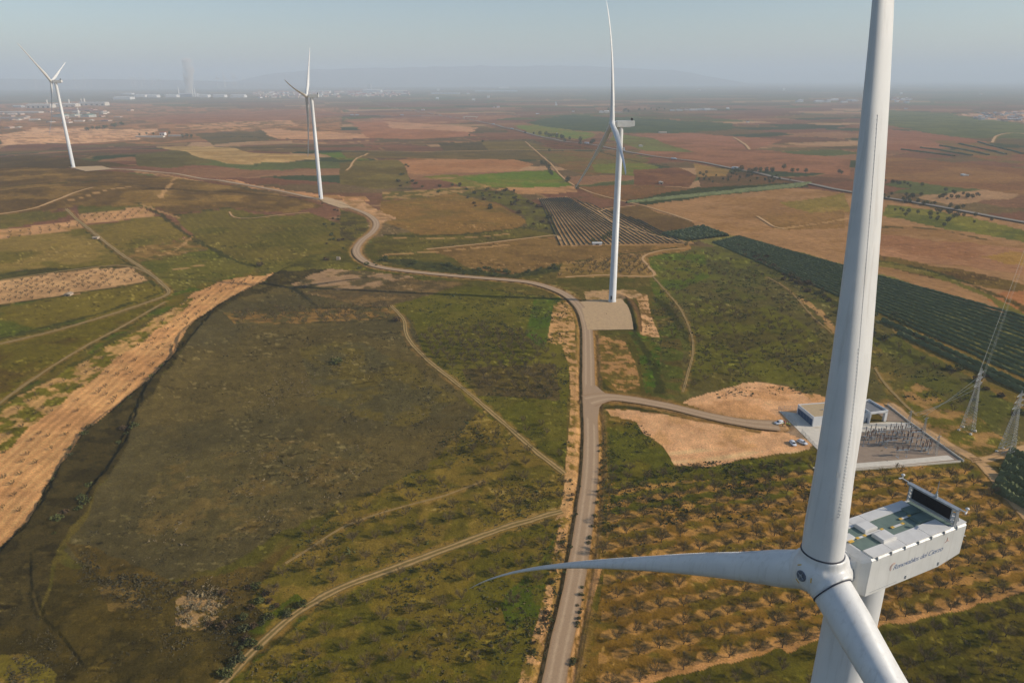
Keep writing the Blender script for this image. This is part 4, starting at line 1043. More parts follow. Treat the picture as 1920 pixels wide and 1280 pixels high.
for oi, (poly, d0, d1, pt, rp, keep, scl, lab, grp) in enumerate(ORCH):
    P = grid_in(poly, d0, d1, pt, rp, keep, 0.55 if scl > .5 else 0.8, 11 + oi)
    dr = np.full(len(P), 1e9)
    for pl, w in ((MAIN, 7.0), (ACC, 7.0)): dr = np.minimum(dr, dist_poly(pl, P[:, 0], P[:, 1], 15)[0] - w)
    for pl, w, m in TRACK_PL: dr = np.minimum(dr, dist_poly(pl, P[:, 0], P[:, 1], 12)[0] - w / 2 - 1.5)
    P = P[dr > 0]
    Z = hgt(P[:, 0], P[:, 1]); Q = px_of(np.stack([P[:, 0], P[:, 1], Z + 1.5], -1))
    for p, z, q in zip(P, Z, Q):
        if q[0] < -60 or q[0] > 1990 or q[1] > 1330: continue
        dist = math.sqrt(p[0] ** 2 + p[1] ** 2 + (CAM_Z - z) ** 2)
        vis = -5 < q[0] < 1925 and q[1] < 1283
        hid = (1520 < q[0] + (q[1] - 1280) * 0.17 < 1640 and q[1] > 1150)
        cands.append((scl * rnd.uniform(.82, 1.15), dist, p[0], p[1], z, oi, vis and not hid))
cands.sort(key=lambda c: -(c[0] / c[1]) * (1 if c[6] else 0))
vis = cands[:300]; rest = cands[300:]
proto = {}
for c in vis:
    s_, dist, x, y, z, oi, _ = c
    k = rnd.randrange(5); lab, grp = ORCH[oi][7], ORCH[oi][8]
    t = empty('almond_tree', (x, y, z - 0.1), lab, 'tree', grp, rnd.uniform(0, 6.28)); t.scale = (s_, s_, s_ * rnd.uniform(.85, 1.1))
    link('trunk', ALMOND[k][0], t); link('crown', ALMOND[k][1], t)
VV = []; FF = []; n0 = 0
for s_, dist, x, y, z, oi, _ in rest:
    V, F = LOW[rnd.randrange(4)]; a = rnd.uniform(0, 6.28); ca, sa = math.cos(a), math.sin(a)
    W = V * s_; W = np.stack([W[:, 0] * ca - W[:, 1] * sa + x, W[:, 0] * sa + W[:, 1] * ca + y, W[:, 2] + z - 0.1], -1)
    VV.append(W); FF.append(F + n0); n0 += len(V)
tag(link('distant_almond_trees', np_mesh('distant_almond_trees', np.concatenate(VV), np.concatenate(FF), M_TWIG)), kind='stuff')

# ------------------------------------------------------------------ leafy plants: shrubs, hedge rows, evergreen trees
def leaf_cloud(n, fn, size, seed):
    """n small leaf clumps at points given by fn(random) -> (x, y, z)"""
    r = np.random.RandomState(seed); P = np.array([fn(r) for _ in range(n)])
    d1 = r.normal(size=(n, 3)); d1 /= np.linalg.norm(d1, axis=1)[:, None]; d2 = r.normal(size=(n, 3)); d2 -= (d2 * d1).sum(1)[:, None] * d1; d2 /= np.linalg.norm(d2, axis=1)[:, None]
    s = size * r.uniform(.6, 1.4, n)[:, None]
    V = np.stack([P - d1 * s, P + d2 * s * .7, P + d1 * s, P - d2 * s * .7], 1).reshape(-1, 3)
    return V, np.arange(4 * n).reshape(n, 4)
def ball(h, w, lump=3):
    def fn(r):
        while True:
            p = r.uniform(-1, 1, 3)
            q = np.linalg.norm(p)
            if .35 < q < 1: break
        k = 1 + .25 * math.sin(p[0] * lump + p[1] * 4) * math.cos(p[2] * lump * 1.3)
        return np.array([p[0] * w * k, p[1] * w * k, h * (.5 + .5 * p[2] * k)])
    return fn
def cone(h, w):
    def fn(r):
        z = r.uniform(0.03, 1) ; rr = w * (1 - z) ** .8 * math.sqrt(r.uniform(.15, 1)) + .08; a = r.uniform(0, 6.28); rr *= 1 + .25 * math.sin(5 * a + 9 * z)
        return np.array([rr * math.cos(a), rr * math.sin(a), z * h])
    return fn
SHRUB = []
for k in range(4):
    V, F = leaf_cloud(150, ball(1.5, 1.15, 3 + k), .22, 40 + k)
    SHRUB.append([np_mesh('shrub', V, F, m) for m in (M_LEAF2, M_LEAF, M_RUST)])
def shrub(px, py, s, m, lab, grp, off=None):
    p = at(px, py) if off is None else off
    o = tag(link('shrub', SHRUB[rnd.randrange(4)][m]), lab, 'bush', grp); o.location = (p[0], p[1], p[2] - .1); o.scale = (s, s, s * rnd.uniform(.8, 1.1)); o.rotation_euler = (0, 0, rnd.uniform(0, 6.28))
    return o
EVER = []
for k in range(3):
    T = MB(); T.tube((0, 0, -.4), (0.1, 0, 2.4), .28, .18, 8, False); T.tube((.1, 0, 2.4), (.8, .4, 4.2), .15, .06, 6, False); T.tube((.1, 0, 2.4), (-.7, .2, 4.4), .15, .06, 6, False)
    V, F = leaf_cloud(420, ball(5.6, 2.9, 4 + k), .34, 60 + k); V[:, 2] += 1.1
    EVER.append((T.mesh('trunk', M_BARK), np_mesh('crown', V, F, M_LEAF), np_mesh('crown', V, F, M_LEAF2)))
def evergreen(px, py, s, lab, grp, m=1):
    p = at(px, py); t = empty('evergreen_tree', (p[0], p[1], p[2] - .1), lab, 'tree', grp, rnd.uniform(0, 6)); t.scale = (s, s, s); k = rnd.randrange(3)
    link('trunk', EVER[k][0], t); link('crown', EVER[k][m], t)

def along(pts, n, sx, sy=None):
    P = np.array(pts, dtype=float); L = np.r_[0, np.cumsum(np.hypot(*np.diff(P, axis=0).T))]
    out = []
    for k in range(n):
        t = rnd.uniform(0, L[-1]); out.append((np.interp(t, L, P[:, 0]) + rnd.gauss(0, sx), np.interp(t, L, P[:, 1]) + rnd.gauss(0, sy or sx)))
    return out
for p in along([(500,530),(390,592),(320,672),(245,745),(170,806),(120,860),(70,960)], 34, 3): shrub(p[0] + 4, p[1], rnd.uniform(.6, 1.5), rnd.choice((1, 1, 0)), 'dark shrub on the bank beside the long tan strip', 'shrubs on the bank by the tan strip')
for p in along([(345,650),(286,715),(237,818),(190,897),(100,1000)], 22, 6): shrub(*p, rnd.uniform(.7, 1.8), rnd.choice((1, 1, 2)), 'dark shrub along the shadowed terrace edge of the dark field', 'shrubs on the terrace edge')
for p in along([(1085,900),(1070,990),(1040,1110),(1010,1230)], 40, 8): shrub(p[0] - 8, p[1], rnd.uniform(.3, .8), rnd.choice((0, 2, 1)), 'small shrub on the sandy verge left of the gravel road', 'shrubs on the left sandy verge')
for p in along([(1128,800),(1128,900),(1110,1000),(1090,1120),(1070,1260)], 36, 3): shrub(*p, rnd.uniform(.3, .8), rnd.choice((0, 1)), 'small shrub in the ditch right of the gravel road', 'shrubs in the right ditch')
for p in along([(560,1140),(470,1200),(420,1280),(500,1130)], 24, 14): shrub(*p, rnd.uniform(.5, 1.3), rnd.choice((1, 0, 1)), 'dark shrub in the scrub by the end of the dirt track', 'shrubs by the end of the dirt track')
for p in along([(380,1090),(430,1140),(480,1100),(520,1140),(380,1180)], 16, 18): shrub(*p, rnd.uniform(.5, 1.4), rnd.choice((1, 2, 2)), 'brown scrub bush on the rough ground at the lower left', 'scrub at the lower left')
for p in along([(1380,465),(1450,500),(1520,545),(1580,590),(1660,640)], 36, 5): shrub(*p, rnd.uniform(1.0, 2.2), rnd.choice((2, 2, 0)), 'rust-brown bush along the lower edge of the dark hedge rows', 'bushes below the hedge rows')
for p in along([(1640,575),(1760,660),(1860,735),(1920,780)], 22, 6): shrub(*p, rnd.uniform(1.0, 2.0), rnd.choice((1, 0, 2)), 'bush between the dark hedge rows and the pylons', 'bushes above the pylons')
for p in along([(880,380),(960,372),(1010,400),(1035,440)], 34, 9): shrub(*p, rnd.uniform(1.2, 2.6), rnd.choice((2, 0, 2)), 'grey-brown bush in the hollow left of the striped vineyard', 'bushes in the hollow')
for p in along([(760,310),(740,345),(800,352),(870,352),(960,370)], 26, 4): shrub(*p, rnd.uniform(1.4, 2.6), rnd.choice((1, 0, 2)), 'bush in the hedge around the bright green field', 'bushes around the green field')
for p in along([(670,505),(720,488),(860,503),(960,514),(1060,497)], 46, 4): shrub(*p, rnd.uniform(.9, 1.9), 1, 'dark bush in the long curved hedge behind the gravel road', 'bushes in the long curved hedge')
for p in along([(600,380),(640,400),(612,408),(640,480)], 16, 8): shrub(*p, rnd.uniform(.8, 1.8), rnd.choice((0, 1, 2)), 'bush on the banks beside the road bend', 'bushes by the road bend')
for p, s in (((632,681), 2.4), ((745,602), 2.2), ((488,498), 2.3), ((612,488), 2.2), ((570,540), 1.4)):
    shrub(*p, s, 1 if p[0] in (632,) else 2, {632: 'round dark green bush alone in the dark tilled field', 745: 'bare brown bush at the bend of the two-rut track', 488: 'brown bush at the corner of the green fields', 612: 'reddish bush near the road bend', 570: 'brown bush on the stony ground above the dark field'}[p[0]], 'lone field bushes')
for k, p in enumerate([(1190,462),(1136,448),(1250,332),(1090,352),(1058,203),(1100,205)]): pass
for px, py, s in ((1132,452,.9),(1112,456,.7),(1142,447,1.1)): evergreen(px, py, s, 'dark leafy tree by the white shed below the vineyard', 'trees by the white shed')
for px, py, s in ((343,259,1.6),(351,259,1.8),(359,259,1.6),(318,252,1.3),(288,254,1.2),(262,255,1.1),(275,253,1.2)): evergreen(px, py, s, 'dark evergreen beside the white farmhouse on the left', 'evergreens by the white farmhouse')
for px, py in along([(160,246),(200,240),(230,236),(215,233)], 16, 3, 1): evergreen(px, py, rnd.uniform(1.3, 2.0), 'dark tree in the row before the green-roofed sheds', 'trees before the green-roofed sheds')
for px, py in along([(985,250),(1020,255),(1060,262),(1140,275)], 18, 5, 2): evergreen(px, py, rnd.uniform(1.0, 2.0), 'dark tree along the main road left of the middle turbine', 'trees along the left main road', 2)
for px, py in along([(1365,318),(1410,326),(1500,318),(1580,328)], 18, 8, 2): evergreen(px, py, rnd.uniform(.8, 1.5), 'dark tree along the main road near the white lorry', 'trees near the white lorry', rnd.choice((1, 2)))
for px, py in along([(1640,340),(1710,350),(1760,360),(1830,372),(1640,368),(1720,382),(1800,395)], 60, 8, 2): evergreen(px, py, rnd.uniform(.5, .9), 'dark tree along the right-hand end of the main road', 'trees at the right end of the road', rnd.choice((1, 2)))
for px, py in along([(1690,395),(1760,405),(1830,415)], 26, 16, 6): evergreen(px, py, rnd.uniform(.5, .9), 'olive tree on the green patch right of the big blade', 'trees on the right green patch', 2)
for px, py in along([(1310,335),(1400,332),(1480,340)], 40, 8, 5): evergreen(px, py, rnd.uniform(.5, .8), 'small tree in the brown thicket beside the dark green plot', 'trees in the brown thicket', 2)
for px, py in along([(1118,207),(1175,209),(1165,212),(1270,204)], 12, 3, 1): evergreen(px, py, rnd.uniform(1.6, 2.6), 'dark tree beside the distant farm buildings', 'trees by the distant farm')
for px, py in along([(1010,302),(1040,330),(1060,340),(1085,358)], 10, 3, 2): evergreen(px, py, rnd.uniform(.7, 1.3), 'tree beside the long tan farm lane', 'trees by the farm lane', 2)
for px, py, s in ((1290,455,.8),(1286,462,.6),(880,256,1.0),(905,268,1.0),(1030,285,1.0)): evergreen(px, py, s, 'small tree at a field corner in the middle distance', 'field corner trees')

def hedge(a, b, w, h, lab, grp, mat=M_HEDGE, step=1.3, seed=0, leaves=0):
    """one planted row: a bumpy hedge body with ragged leaf clumps"""
    a = np.asarray(a[:2]); b = np.asarray(b[:2]); L = np.hypot(*(b - a)); n = max(3, int(L / step)); r = np.random.RandomState(seed)
    t = np.linspace(0, 1, n); C = a + (b - a) * t[:, None]; d = (b - a) / L; nn = np.array([-d[1], d[0]])
    Z = hgt(C[:, 0], C[:, 1]); prof = [(-1, 0), (-.95, .55), (-.35, 1.0), (.35, 1.0), (.95, .55), (1, 0)]
    V = []
    for j, (x, z) in enumerate(prof):
        jx = 1 + r.uniform(-.35, .3, n); jz = 1 + r.uniform(-.3, .25, n)
        q = C + nn * (x * w / 2 * jx)[:, None]; V.append(np.stack([q[:, 0], q[:, 1], Z - .15 + z * h * jz], -1))
    I = np.arange(len(prof) * n).reshape(len(prof), n)
    F = np.stack([I[:-1, :-1].ravel(), I[:-1, 1:].ravel(), I[1:, 1:].ravel(), I[1:, :-1].ravel()], -1); V = np.concatenate(V)
    if leaves:
        k = int(L * leaves)
        LV, LF = leaf_cloud(k, lambda q: np.array([q.uniform(0, 1), q.normal(0, .38), q.uniform(.15, 1.15)]), .3, seed + 5)
        idx = np.arange(k).repeat(4); base = LV.reshape(k, 4, 3); 
        cen = base.mean(1, keepdims=True); rel = base - cen; cen = cen[:, 0]
        W = np.stack([a[0] + (b - a)[0] * cen[:, 0] + nn[0] * cen[:, 1] * w, a[1] + (b - a)[1] * cen[:, 0] + nn[1] * cen[:, 1] * w, np.interp(cen[:, 0], t, Z) + cen[:, 2] * h], -1)
        LV = (W[:, None, :] + rel).reshape(-1, 3); F = np.concatenate([F, LF + len(V)]); V = np.concatenate([V, LV])
    return tag(link('hedge_row', np_mesh('hedge_row', V, F, mat, smooth=False)), lab, 'hedge', grp)

# long dark plantation on the right: rows run its whole length
def rows_between(l0, l1, r0, r1, n, w, h, lab, grp, mat=M_HEDGE, step=1.5, leaves=0):
    l0, l1, r0, r1 = [at(*p) for p in (l0, l1, r0, r1)]
    for k in range(n):
        t = (k + .5) / n; a = l0 * (1 - t) + l1 * t; b = r0 * (1 - t) + r1 * t
        hedge(a, b, w, h, lab, grp, mat, step, k + int(abs(l0[0])), leaves)
rows_between((1385,443), (1335,455), (1985,610), (1985,742), 14, 1.6, 1.4, 'dark green hedge row in the long striped plantation behind the nearest turbine blade', 'hedge rows of the long plantation', leaves=.5)
rows_between((1640,590), (1700,640), (1985,750), (1985,772), 2, 2.0, 2.2, 'short dark hedge row in the strip below the long plantation', 'hedge rows below the plantation', leaves=.5)
for k in range(11):
    t = (k + .5) / 11; a = at(1240 + 78 * t, 440 - 15 * t); b = at(1292 + 76 * t, 452 - 9 * t)
    hedge(a, b, 3.0, 2.6, 'dark green hedge row in the small triangular plot at the lane end', 'hedge rows of the triangular plot', M_HEDGE, 1.6, 300 + k)
va, vb, vc, vd = at(1008,373), at(1064,369), at(1046,460), at(1298,457)
for k in range(26):                                             # striped vineyard, rows running down towards the lower right
    t = (k + .5) / 26
    L0 = at(1010 + 54 * min(1, t * 1.5) + max(0, t - .667) * 3 * 140, 373 - 3 * min(1, t * 1.5) + max(0, t - .667) * 3 * 44)
    L1 = at(1046 + 240 * t, 460 - 4 * t)
    hedge(L0, L1, .85, .9, 'dark vine row on tan soil in the striped vineyard behind the middle turbine', 'vine rows of the striped vineyard', M_VINE, 2.0, 400 + k)
for k in range(6):
    a = at(1862 + 6 * k, 918 - 14 * k); b = at(1985, 985 - 19 * k)
    hedge(a, b, 2.4, 3.0, 'thick dark green hedge row cut by the right edge beside the sandy track', 'hedge rows beside the sandy track', M_HEDGE, .7, 500 + k, 9)
for k in range(5):
    a = at(1175 + 12 * k, 381 - 1.5 * k); b = at(1500 + 5 * k, 350 - 1.5 * k)
    hedge(a, b, 3.0, 2.6, 'dark green hedge row in the narrow plot under the main road', 'hedge rows of the narrow plot', M_HEDGE, 3, 520 + k)
for k in range(9):
    a = at(1690 + 18 * k, 281 - 1.8 * k); b = at(1790 + 16 * k, 293 - .5 * k)
    if k % 2 == 0: hedge(a, b, 4, 2.4, 'dark hedge strip across the reddish fields at the right', 'hedge strips in the reddish fields', M_HEDGE, 8, 540 + k)

# low grass tufts and weeds: too many to count
def tufts(name, poly_px, n, size, mat, seed, h=.45):
    poly = atxy(poly_px); r = np.random.RandomState(seed); lo, hi = poly.min(0), poly.max(0); P = r.uniform(lo, hi, (n * 6, 2)); P = P[inside(poly, P[:, 0], P[:, 1])]
    m = fbm(P[:, 0] / 9, P[:, 1] / 9, seed, 4); P = P[m > .47][:int(n * .6)]
    dd = np.full(len(P), 1e9)
    for pl, w in ((MAIN, 3.6), (ACC, 3.6)): dd = np.minimum(dd, dist_poly(pl, P[:, 0], P[:, 1], 9)[0] - w)
    for pl, w, m_ in TRACK_PL: dd = np.minimum(dd, dist_poly(pl, P[:, 0], P[:, 1], 9)[0] - w / 2)
    P = P[dd > 0]; k = len(P); q = 5
    Z = hgt(P[:, 0], P[:, 1])
    B = np.repeat(np.stack([P[:, 0], P[:, 1], Z], -1), q, 0); s = size * r.lognormal(-.55, .4, (k, 1)).repeat(q, 0).reshape(-1, 1)
    a = r.uniform(0, 6.28, k * q); d = np.stack([np.cos(a), np.sin(a), np.zeros(k * q)], -1); o = r.normal(0, .5, (k * q, 3)) * s; o[:, 2] = 0
    B = B + o; up = np.array([0, 0, 1.0]) * s * h * r.uniform(.5, 1.3, (k * q, 1)); lean = r.normal(0, .35, (k * q, 3)) * s; lean[:, 2] = 0
    V = np.stack([B - d * s * .5 - [0, 0, .1], B + d * s * .5 - [0, 0, .1], B + up + lean + d * s * .2, B + up + lean - d * s * .2], 1).reshape(-1, 3)
    return tag(link(name, np_mesh(name, V, np.arange(4 * k * q).reshape(-1, 4), mat)), kind='stuff')
M_TUFT = flat('dry_olive_grass', (0.12, 0.095, 0.042), (0.16, 0.122, 0.058), .08, .95, .1, world_space=True)
M_WEED = flat('green_weed', (0.072, 0.082, 0.026), (0.10, 0.098, 0.036), .08, .95, .1, world_space=True)
M_CLOD = flat('dark_scrub', (0.105, 0.083, 0.038), (0.072, 0.060, 0.028), .08, .95, .1, world_space=True)
M_STRAW = flat('pale_straw', (0.30, 0.23, 0.12), (0.2, 0.15, 0.08), .08, .95, .1, world_space=True)
tufts('dry_grass', [(440,1320),(560,1010),(905,770),(1060,880),(1080,980),(1000,1320)], 5000, .5, M_TUFT, 5)
tufts('green_weeds', [(440,1320),(560,1010),(905,770),(1060,880),(1080,980),(1000,1320)], 4000, .6, M_WEED, 6)
tufts('dry_grass', [(1090,1320),(1130,860),(1190,790),(1260,870),(1540,850),(1812,876),(1980,1010),(1980,1320)], 3500, .5, M_TUFT, 7)
tufts('green_weeds', [(1130,1000),(1130,790),(1200,790),(1260,870),(1540,850),(1540,960)], 4000, .6, M_WEED, 8)
tufts('low_scrub', [(-60,1320),(-60,1090),(62,967),(170,830),(260,770),(190,930),(180,1060),(330,1090),(480,1060),(540,1120),(400,1320)], 14000, .5, M_CLOD, 9, .5)
tufts('low_scrub', [(395,600),(545,532),(745,575),(840,712),(905,770),(800,870),(520,1000),(300,1080),(130,1030),(262,770)], 9000, .55, M_CLOD, 10, .35)
tufts('pale_straw', [(330,1090),(400,1080),(425,1130),(380,1180),(330,1170)], 700, .7, M_STRAW, 11)
tufts('pale_straw', [(300,860),(620,640),(860,750),(640,930),(450,1010),(180,1080)], 2600, .5, M_STRAW, 12, .3)
tufts('green_weeds', [(735,575),(900,537),(1062,560),(1070,700),(1060,880),(900,765),(800,660)], 5000, .7, M_WEED, 13)
tufts('green_weeds', [(1225,560),(1300,480),(1480,515),(1700,650),(1850,760),(1540,735),(1290,750),(1195,680)], 7000, .8, M_WEED, 14)

# ------------------------------------------------------------------ substation below the nearest turbine
M_WALL = flat('white_render', (0.72, 0.71, 0.69), (0.66, 0.65, 0.63), 0.3, 0.85, 0.2, world_space=True)
M_ROOF = flat('gravel_roof', (0.54, 0.39, 0.22), (0.46, 0.34, 0.20), 0.8, 0.95, 0.1, world_space=True)
M_ROOFG = flat('grey_flat_roof', (0.24, 0.24, 0.24), (0.19, 0.19, 0.19), 0.6, 0.9, 0.2, world_space=True)
M_DOOR = flat('blue_garage_door', (0.03, 0.075, 0.15), (0.025, 0.06, 0.12), 0.8, 0.5, 0.4)
M_YARD = flat('brown_yard_gravel', (0.36, 0.265, 0.185), (0.30, 0.22, 0.155), 0.5, 0.95, 0.1, world_space=True)
M_GLASS = flat('dark_glass', (0.02, 0.025, 0.03), (0.03, 0.035, 0.04), 0.5, 0.12, 0.6)
M_CERAM = flat('brown_porcelain', (0.14, 0.07, 0.045), (0.11, 0.055, 0.035), 2.0, 0.3, 0.5)
M_GALV = flat('pale_galvanised_steel', (0.40, 0.41, 0.40), (0.32, 0.33, 0.33), 2.0, 0.5, 0.5, 0.3)
M_WIRE = flat('fence_wire', (0.30, 0.31, 0.30), (0.24, 0.25, 0.24), 2.0, 0.6, 0.4)
sheet('concrete_yard', [(1460,770),(1496,775),(1524,802),(1628,793),(1664,791),(1703,792),(1717,801),(1612,811),(1562,831),(1533,843)], M_CONC, 0.10, step=4, rough=0.05)
sheet('gravel_yard', [(1613,811.5),(1718,802),(1804,863),(1700,872),(1600,879),(1530,885),(1535,845),(1563,832)], M_YARD, 0.14, step=4, rough=0.05)
sheet('gravel_yard', [(1640,770),(1664,761),(1701,790.5),(1664,790)], M_YARD, 0.16, step=4, rough=0.05)
def strip(name, pts, w, z0, z1, mat, label, cat, kind=None, grp=None):
    P = [at(*p) for p in pts]; b = MB()
    for p, q in zip(P[:-1], P[1:]):
        d = Vector((q[0] - p[0], q[1] - p[1], 0)); n = Vector((-d.y, d.x, 0)).normalized() * w / 2
        ext = d.normalized() * w / 2
        a0 = Vector((p[0], p[1], 0)) - ext * .98; a1 = Vector((q[0], q[1], 0)) + ext * .98
        V = []
        for z_ in (z0, z1):
            for v, zz in ((a0 - n, p[2]), (a1 - n, q[2]), (a1 + n, q[2]), (a0 + n, p[2])): V.append((v.x, v.y, zz + z_))
        b.add(V, [(0, 3, 2, 1), (4, 5, 6, 7), (0, 1, 5, 4), (1, 2, 6, 5), (2, 3, 7, 6), (3, 0, 4, 7)])
    return tag(b.build(name, mat), label, cat, grp, kind)
strip('perimeter_wall', [(1664,760),(1702,790),(1806,865)], .35, -.3, .75, M_CONC, 'low concrete wall along the track side of the substation yard', 'wall')
strip('perimeter_wall', [(1800,866),(1700,874.5),(1600,882),(1529,889)], .35, -.3, .65, M_CONC, 'low concrete wall along the near edge of the substation yard', 'wall')
strip('pavement', [(1776,858.5),(1700,866),(1600,874),(1535,880)], 3.4, -.2, .22, M_CONC, None, None, 'structure')
strip('kerb', [(1616,810),(1716,801)], .5, -.2, .3, M_CONC, None, None, 'structure')
def fence(pts, label, h=2.1):
    P = [Vector(at(*p)) for p in pts]; t = empty('wire_fence', P[0], label, 'fence'); b0 = P[0]
    mesh = MB()
    for p, q in zip(P[:-1], P[1:]):
        L = (q - p).length; n = max(2, int(L / 2.6))
        for k in range(n + 1):
            c = p.lerp(q, k / n) - b0; b = MB(); b.tube(c + Vector((0, 0, -.2)), c + Vector((0, 0, h)), .05, n=6); b.build('post', M_GALV, t)
        a = p - b0; c = q - b0
        for k in range(12): z = Vector((0, 0, .12 + k * .17)); mesh.tube(a + z, c + z, .014, n=3)
        m = int(L / .35)
        for k in range(m): v = a.lerp(c, k / m); mesh.tube(v + Vector((0, 0, .12)), v + Vector((0, 0, 1.99)), .010, n=3)
    mesh.build('mesh_panel', M_WIRE, t)
fence([(1459,768.5),(1478,785),(1494,800)], 'wire fence along the left edge of the concrete yard')
fence([(1503,812),(1516,827),(1531,843)], 'wire fence beside the two parked white cars')
fence([(1459,768.5),(1492,768)], 'short wire fence behind the blue garage doors')
fence([(1664,759.5),(1735,812),(1807,864)], 'long wire fence along the track side of the substation', 1.8)

def house_frame(nl, nr, fl):
    A = Vector(at(*nl)); B = Vector(at(*nr)); C = Vector(at(*fl)); x = (B - A); x.z = 0; y = (C - A); y.z = 0
    L = x.length; x.normalize(); y = (y - x * y.dot(x)); W = y.length; y.normalize()
    return A, math.atan2(x.y, x.x), L, W
def flat_block(loc, rz, L, W, H, label, doors=(), wins=(), roof=M_ROOF, name='substation_building'):
    t = empty(name, loc, label, 'building', None, rz)
    b = MB(); b.box((L / 2, W / 2, H / 2 - .3), (L, W, H + .2)); wl = b.build('wall', M_WALL, t)
    b = MB(); z = H + .05; th = .3; ph = .5
    b.box((L / 2, th / 2, z), (L, th, ph)); b.box((L / 2, W - th / 2, z), (L, th, ph)); b.box((th / 2, W / 2, z), (th, W - 2 * th, ph)); b.box((L - th / 2, W / 2, z), (th, W - 2 * th, ph))
    b.build('parapet', M_WALL, wl)
    b = MB(); b.box((L / 2, W / 2, H - .12), (L - .62, W - .62, .16)); r = b.build('roof', roof, t)
    for k in range(2):
        b = MB(); b.lathe([(.25, 0), (.25, .35), (.34, .36), (.34, .45)], 10, (L * (.3 + .4 * k), W * .5, H - .05)); b.build('vent', M_GALV, r)
    for side, u, w, z0, z1, mat, nm in doors:
        b = MB()
        if side == 'left': b.box((-.03, u, (z0 + z1) / 2), (.12, w, z1 - z0))
        else: b.box((u, -.03, (z0 + z1) / 2), (w, .12, z1 - z0))
        b.build(nm, mat, t)
    return t
loc, rz, L1, W1 = house_frame((1523.5,800), (1628,790.8), (1495,773.5))
flat_block(loc, rz, L1, W1, 4.3, 'white flat-roofed building with a row of blue garage doors',
           [('left', W1 * (.14 + .18 * k), W1 * .165, .1, 3.1, M_DOOR, 'garage_door') for k in range(5)] +
           [('front', L1 * .97, 1.0, 0, 2.2, M_DOOR, 'door')] + [('front', L1 * f, 1.2, 1.5, 2.5, M_GLASS, 'window') for f in (.2, .4, .6, .8)])
# taller open-fronted block at its right
A, rz2, L2, W2 = house_frame((1629,794), (1661.5,789.6), (1600,770))
t = empty('open_shelter', A, 'white open-fronted shelter with a raised grey roof beside the long building', 'shelter', None, rz2)
W2 = max(6.0, min(W2, 13.0)); H2 = 4.9
b = MB(); b.box((.2, W2 / 2, H2 / 2), (.4, W2, H2)); b.build('wall', M_WALL, t)
b = MB(); b.box((L2 / 2, W2 - .2, H2 / 2), (L2 - .8, .4, H2)); b.build('wall', M_WALL, t)
b = MB(); b.box((L2 - .6, .6, H2 / 2), (1.2, 1.2, H2)); b.build('pillar', M_WALL, t)
b = MB(); b.box((L2 - .6, W2 - .6, H2 / 2), (1.2, 1.2, H2)); b.build('pillar', M_WALL, t)
b = MB(); b.box((L2 / 2, W2 / 2, H2 - .45), (L2 - .4, W2 - .4, .3)); rf = b.build('roof', M_ROOFG, t)
b = MB(); z = H2 - .05
b.box((L2 / 2, .15, z), (L2 + .1, .3, 1.1)); b.box((L2 / 2, W2 - .15, z), (L2 + .1, .3, 1.1)); b.box((.12, W2 / 2, z), (.3, W2 - .6, 1.1)); b.box((L2 - .12, W2 / 2, z), (.3, W2 - .6, 1.1))
b.build('parapet', M_WALL, rf)
b = MB(); b.box((L2 * .45, W2 * .5, .9), (2.6, 2.2, 1.8)); b.build('switch_cabinet', M_GALV, t)

# high-voltage equipment
def ribbed(b, o, z0, z1, r=.13, n=7):
    prof = []
    for k in range(n):
        z = z0 + (z1 - z0) * k / n; dz = (z1 - z0) / n; prof += [(r * .65, z), (r * .65, z + dz * .35), (r * 1.35, z + dz * .5), (r * .65, z + dz * .7)]
    prof.append((r * .65, z1)); b.lathe(prof, 10, o)
def post_insulator(loc, lab, grp, k=0):
    t = empty('post_insulator', loc, lab, 'insulator', grp, k * .7)
    b = MB(); b.box((0, 0, 1.15), (.22, .22, 2.3)); b.box((0, 0, 2.32), (.45, .45, .08)); b.box((0, 0, .03), (.9, .9, .25)); b.build('support', M_GALV, t)
    b = MB(); ribbed(b, (0, 0, 0), 2.36, 4.1, .17); b.build('porcelain', M_CERAM, t)
    b = MB(); b.lathe([(.1, 4.1), (.24, 4.14), (.24, 4.5), (.1, 4.56)], 10); b.tube((-.5, 0, 4.4), (.5, 0, 4.4), .05, n=6); b.build('terminal', M_GALV, t)
    return t
def disconnector(loc, rz, lab, grp):
    t = empty('disconnector', loc, lab, 'switchgear', grp, rz)
    b = MB()
    for x in (-1.8, 1.8):
        for y in (-.35, .35): b.tube((x, y * 1.8, -.1), (x, y, 3.0), .075, n=6)
        for z in (1.0, 2.0): b.tube((x, -.5, z), (x, .5, z + .5), .045, n=5)
        b.box((x, 0, .05), (.7, 1.7, .2))
    b.box((0, 0, 3.08), (5.6, .9, .16)); b.build('steel_table', M_GALV, t)
    for x in (-2.3, 0, 2.3):
        b = MB(); ribbed(b, (x, -.25, 0), 3.16, 4.5, .14); ribbed(b, (x, .25, 0), 3.16, 4.5, .14); b.tube((x, -.8, 4.55), (x, .8, 4.55), .06, n=6); b.build('insulator_pair', M_CERAM, t)
    return t
def breaker(loc, rz, lab, grp):
    t = empty('circuit_breaker', loc, lab, 'switchgear', grp, rz)
    b = MB(); b.box((0, 0, 1.7), (4.4, .35, .35))
    for x in (-1.9, 1.9): b.box((x, 0, .8), (.22, .22, 1.7))
    b.box((0, 0, 1.0), (.9, .7, 1.2)); b.build('frame', M_GALV, t)
    for x in (-1.8, 0, 1.8):
        b = MB(); ribbed(b, (x, 0, 0), 1.85, 3.2, .16); b.lathe([(.2, 3.2), (.2, 3.4)], 10, (x, 0, 0)); ribbed(b, (x, 0, 0), 3.4, 4.9, .2); b.build('pole', M_CERAM, t)
    return t
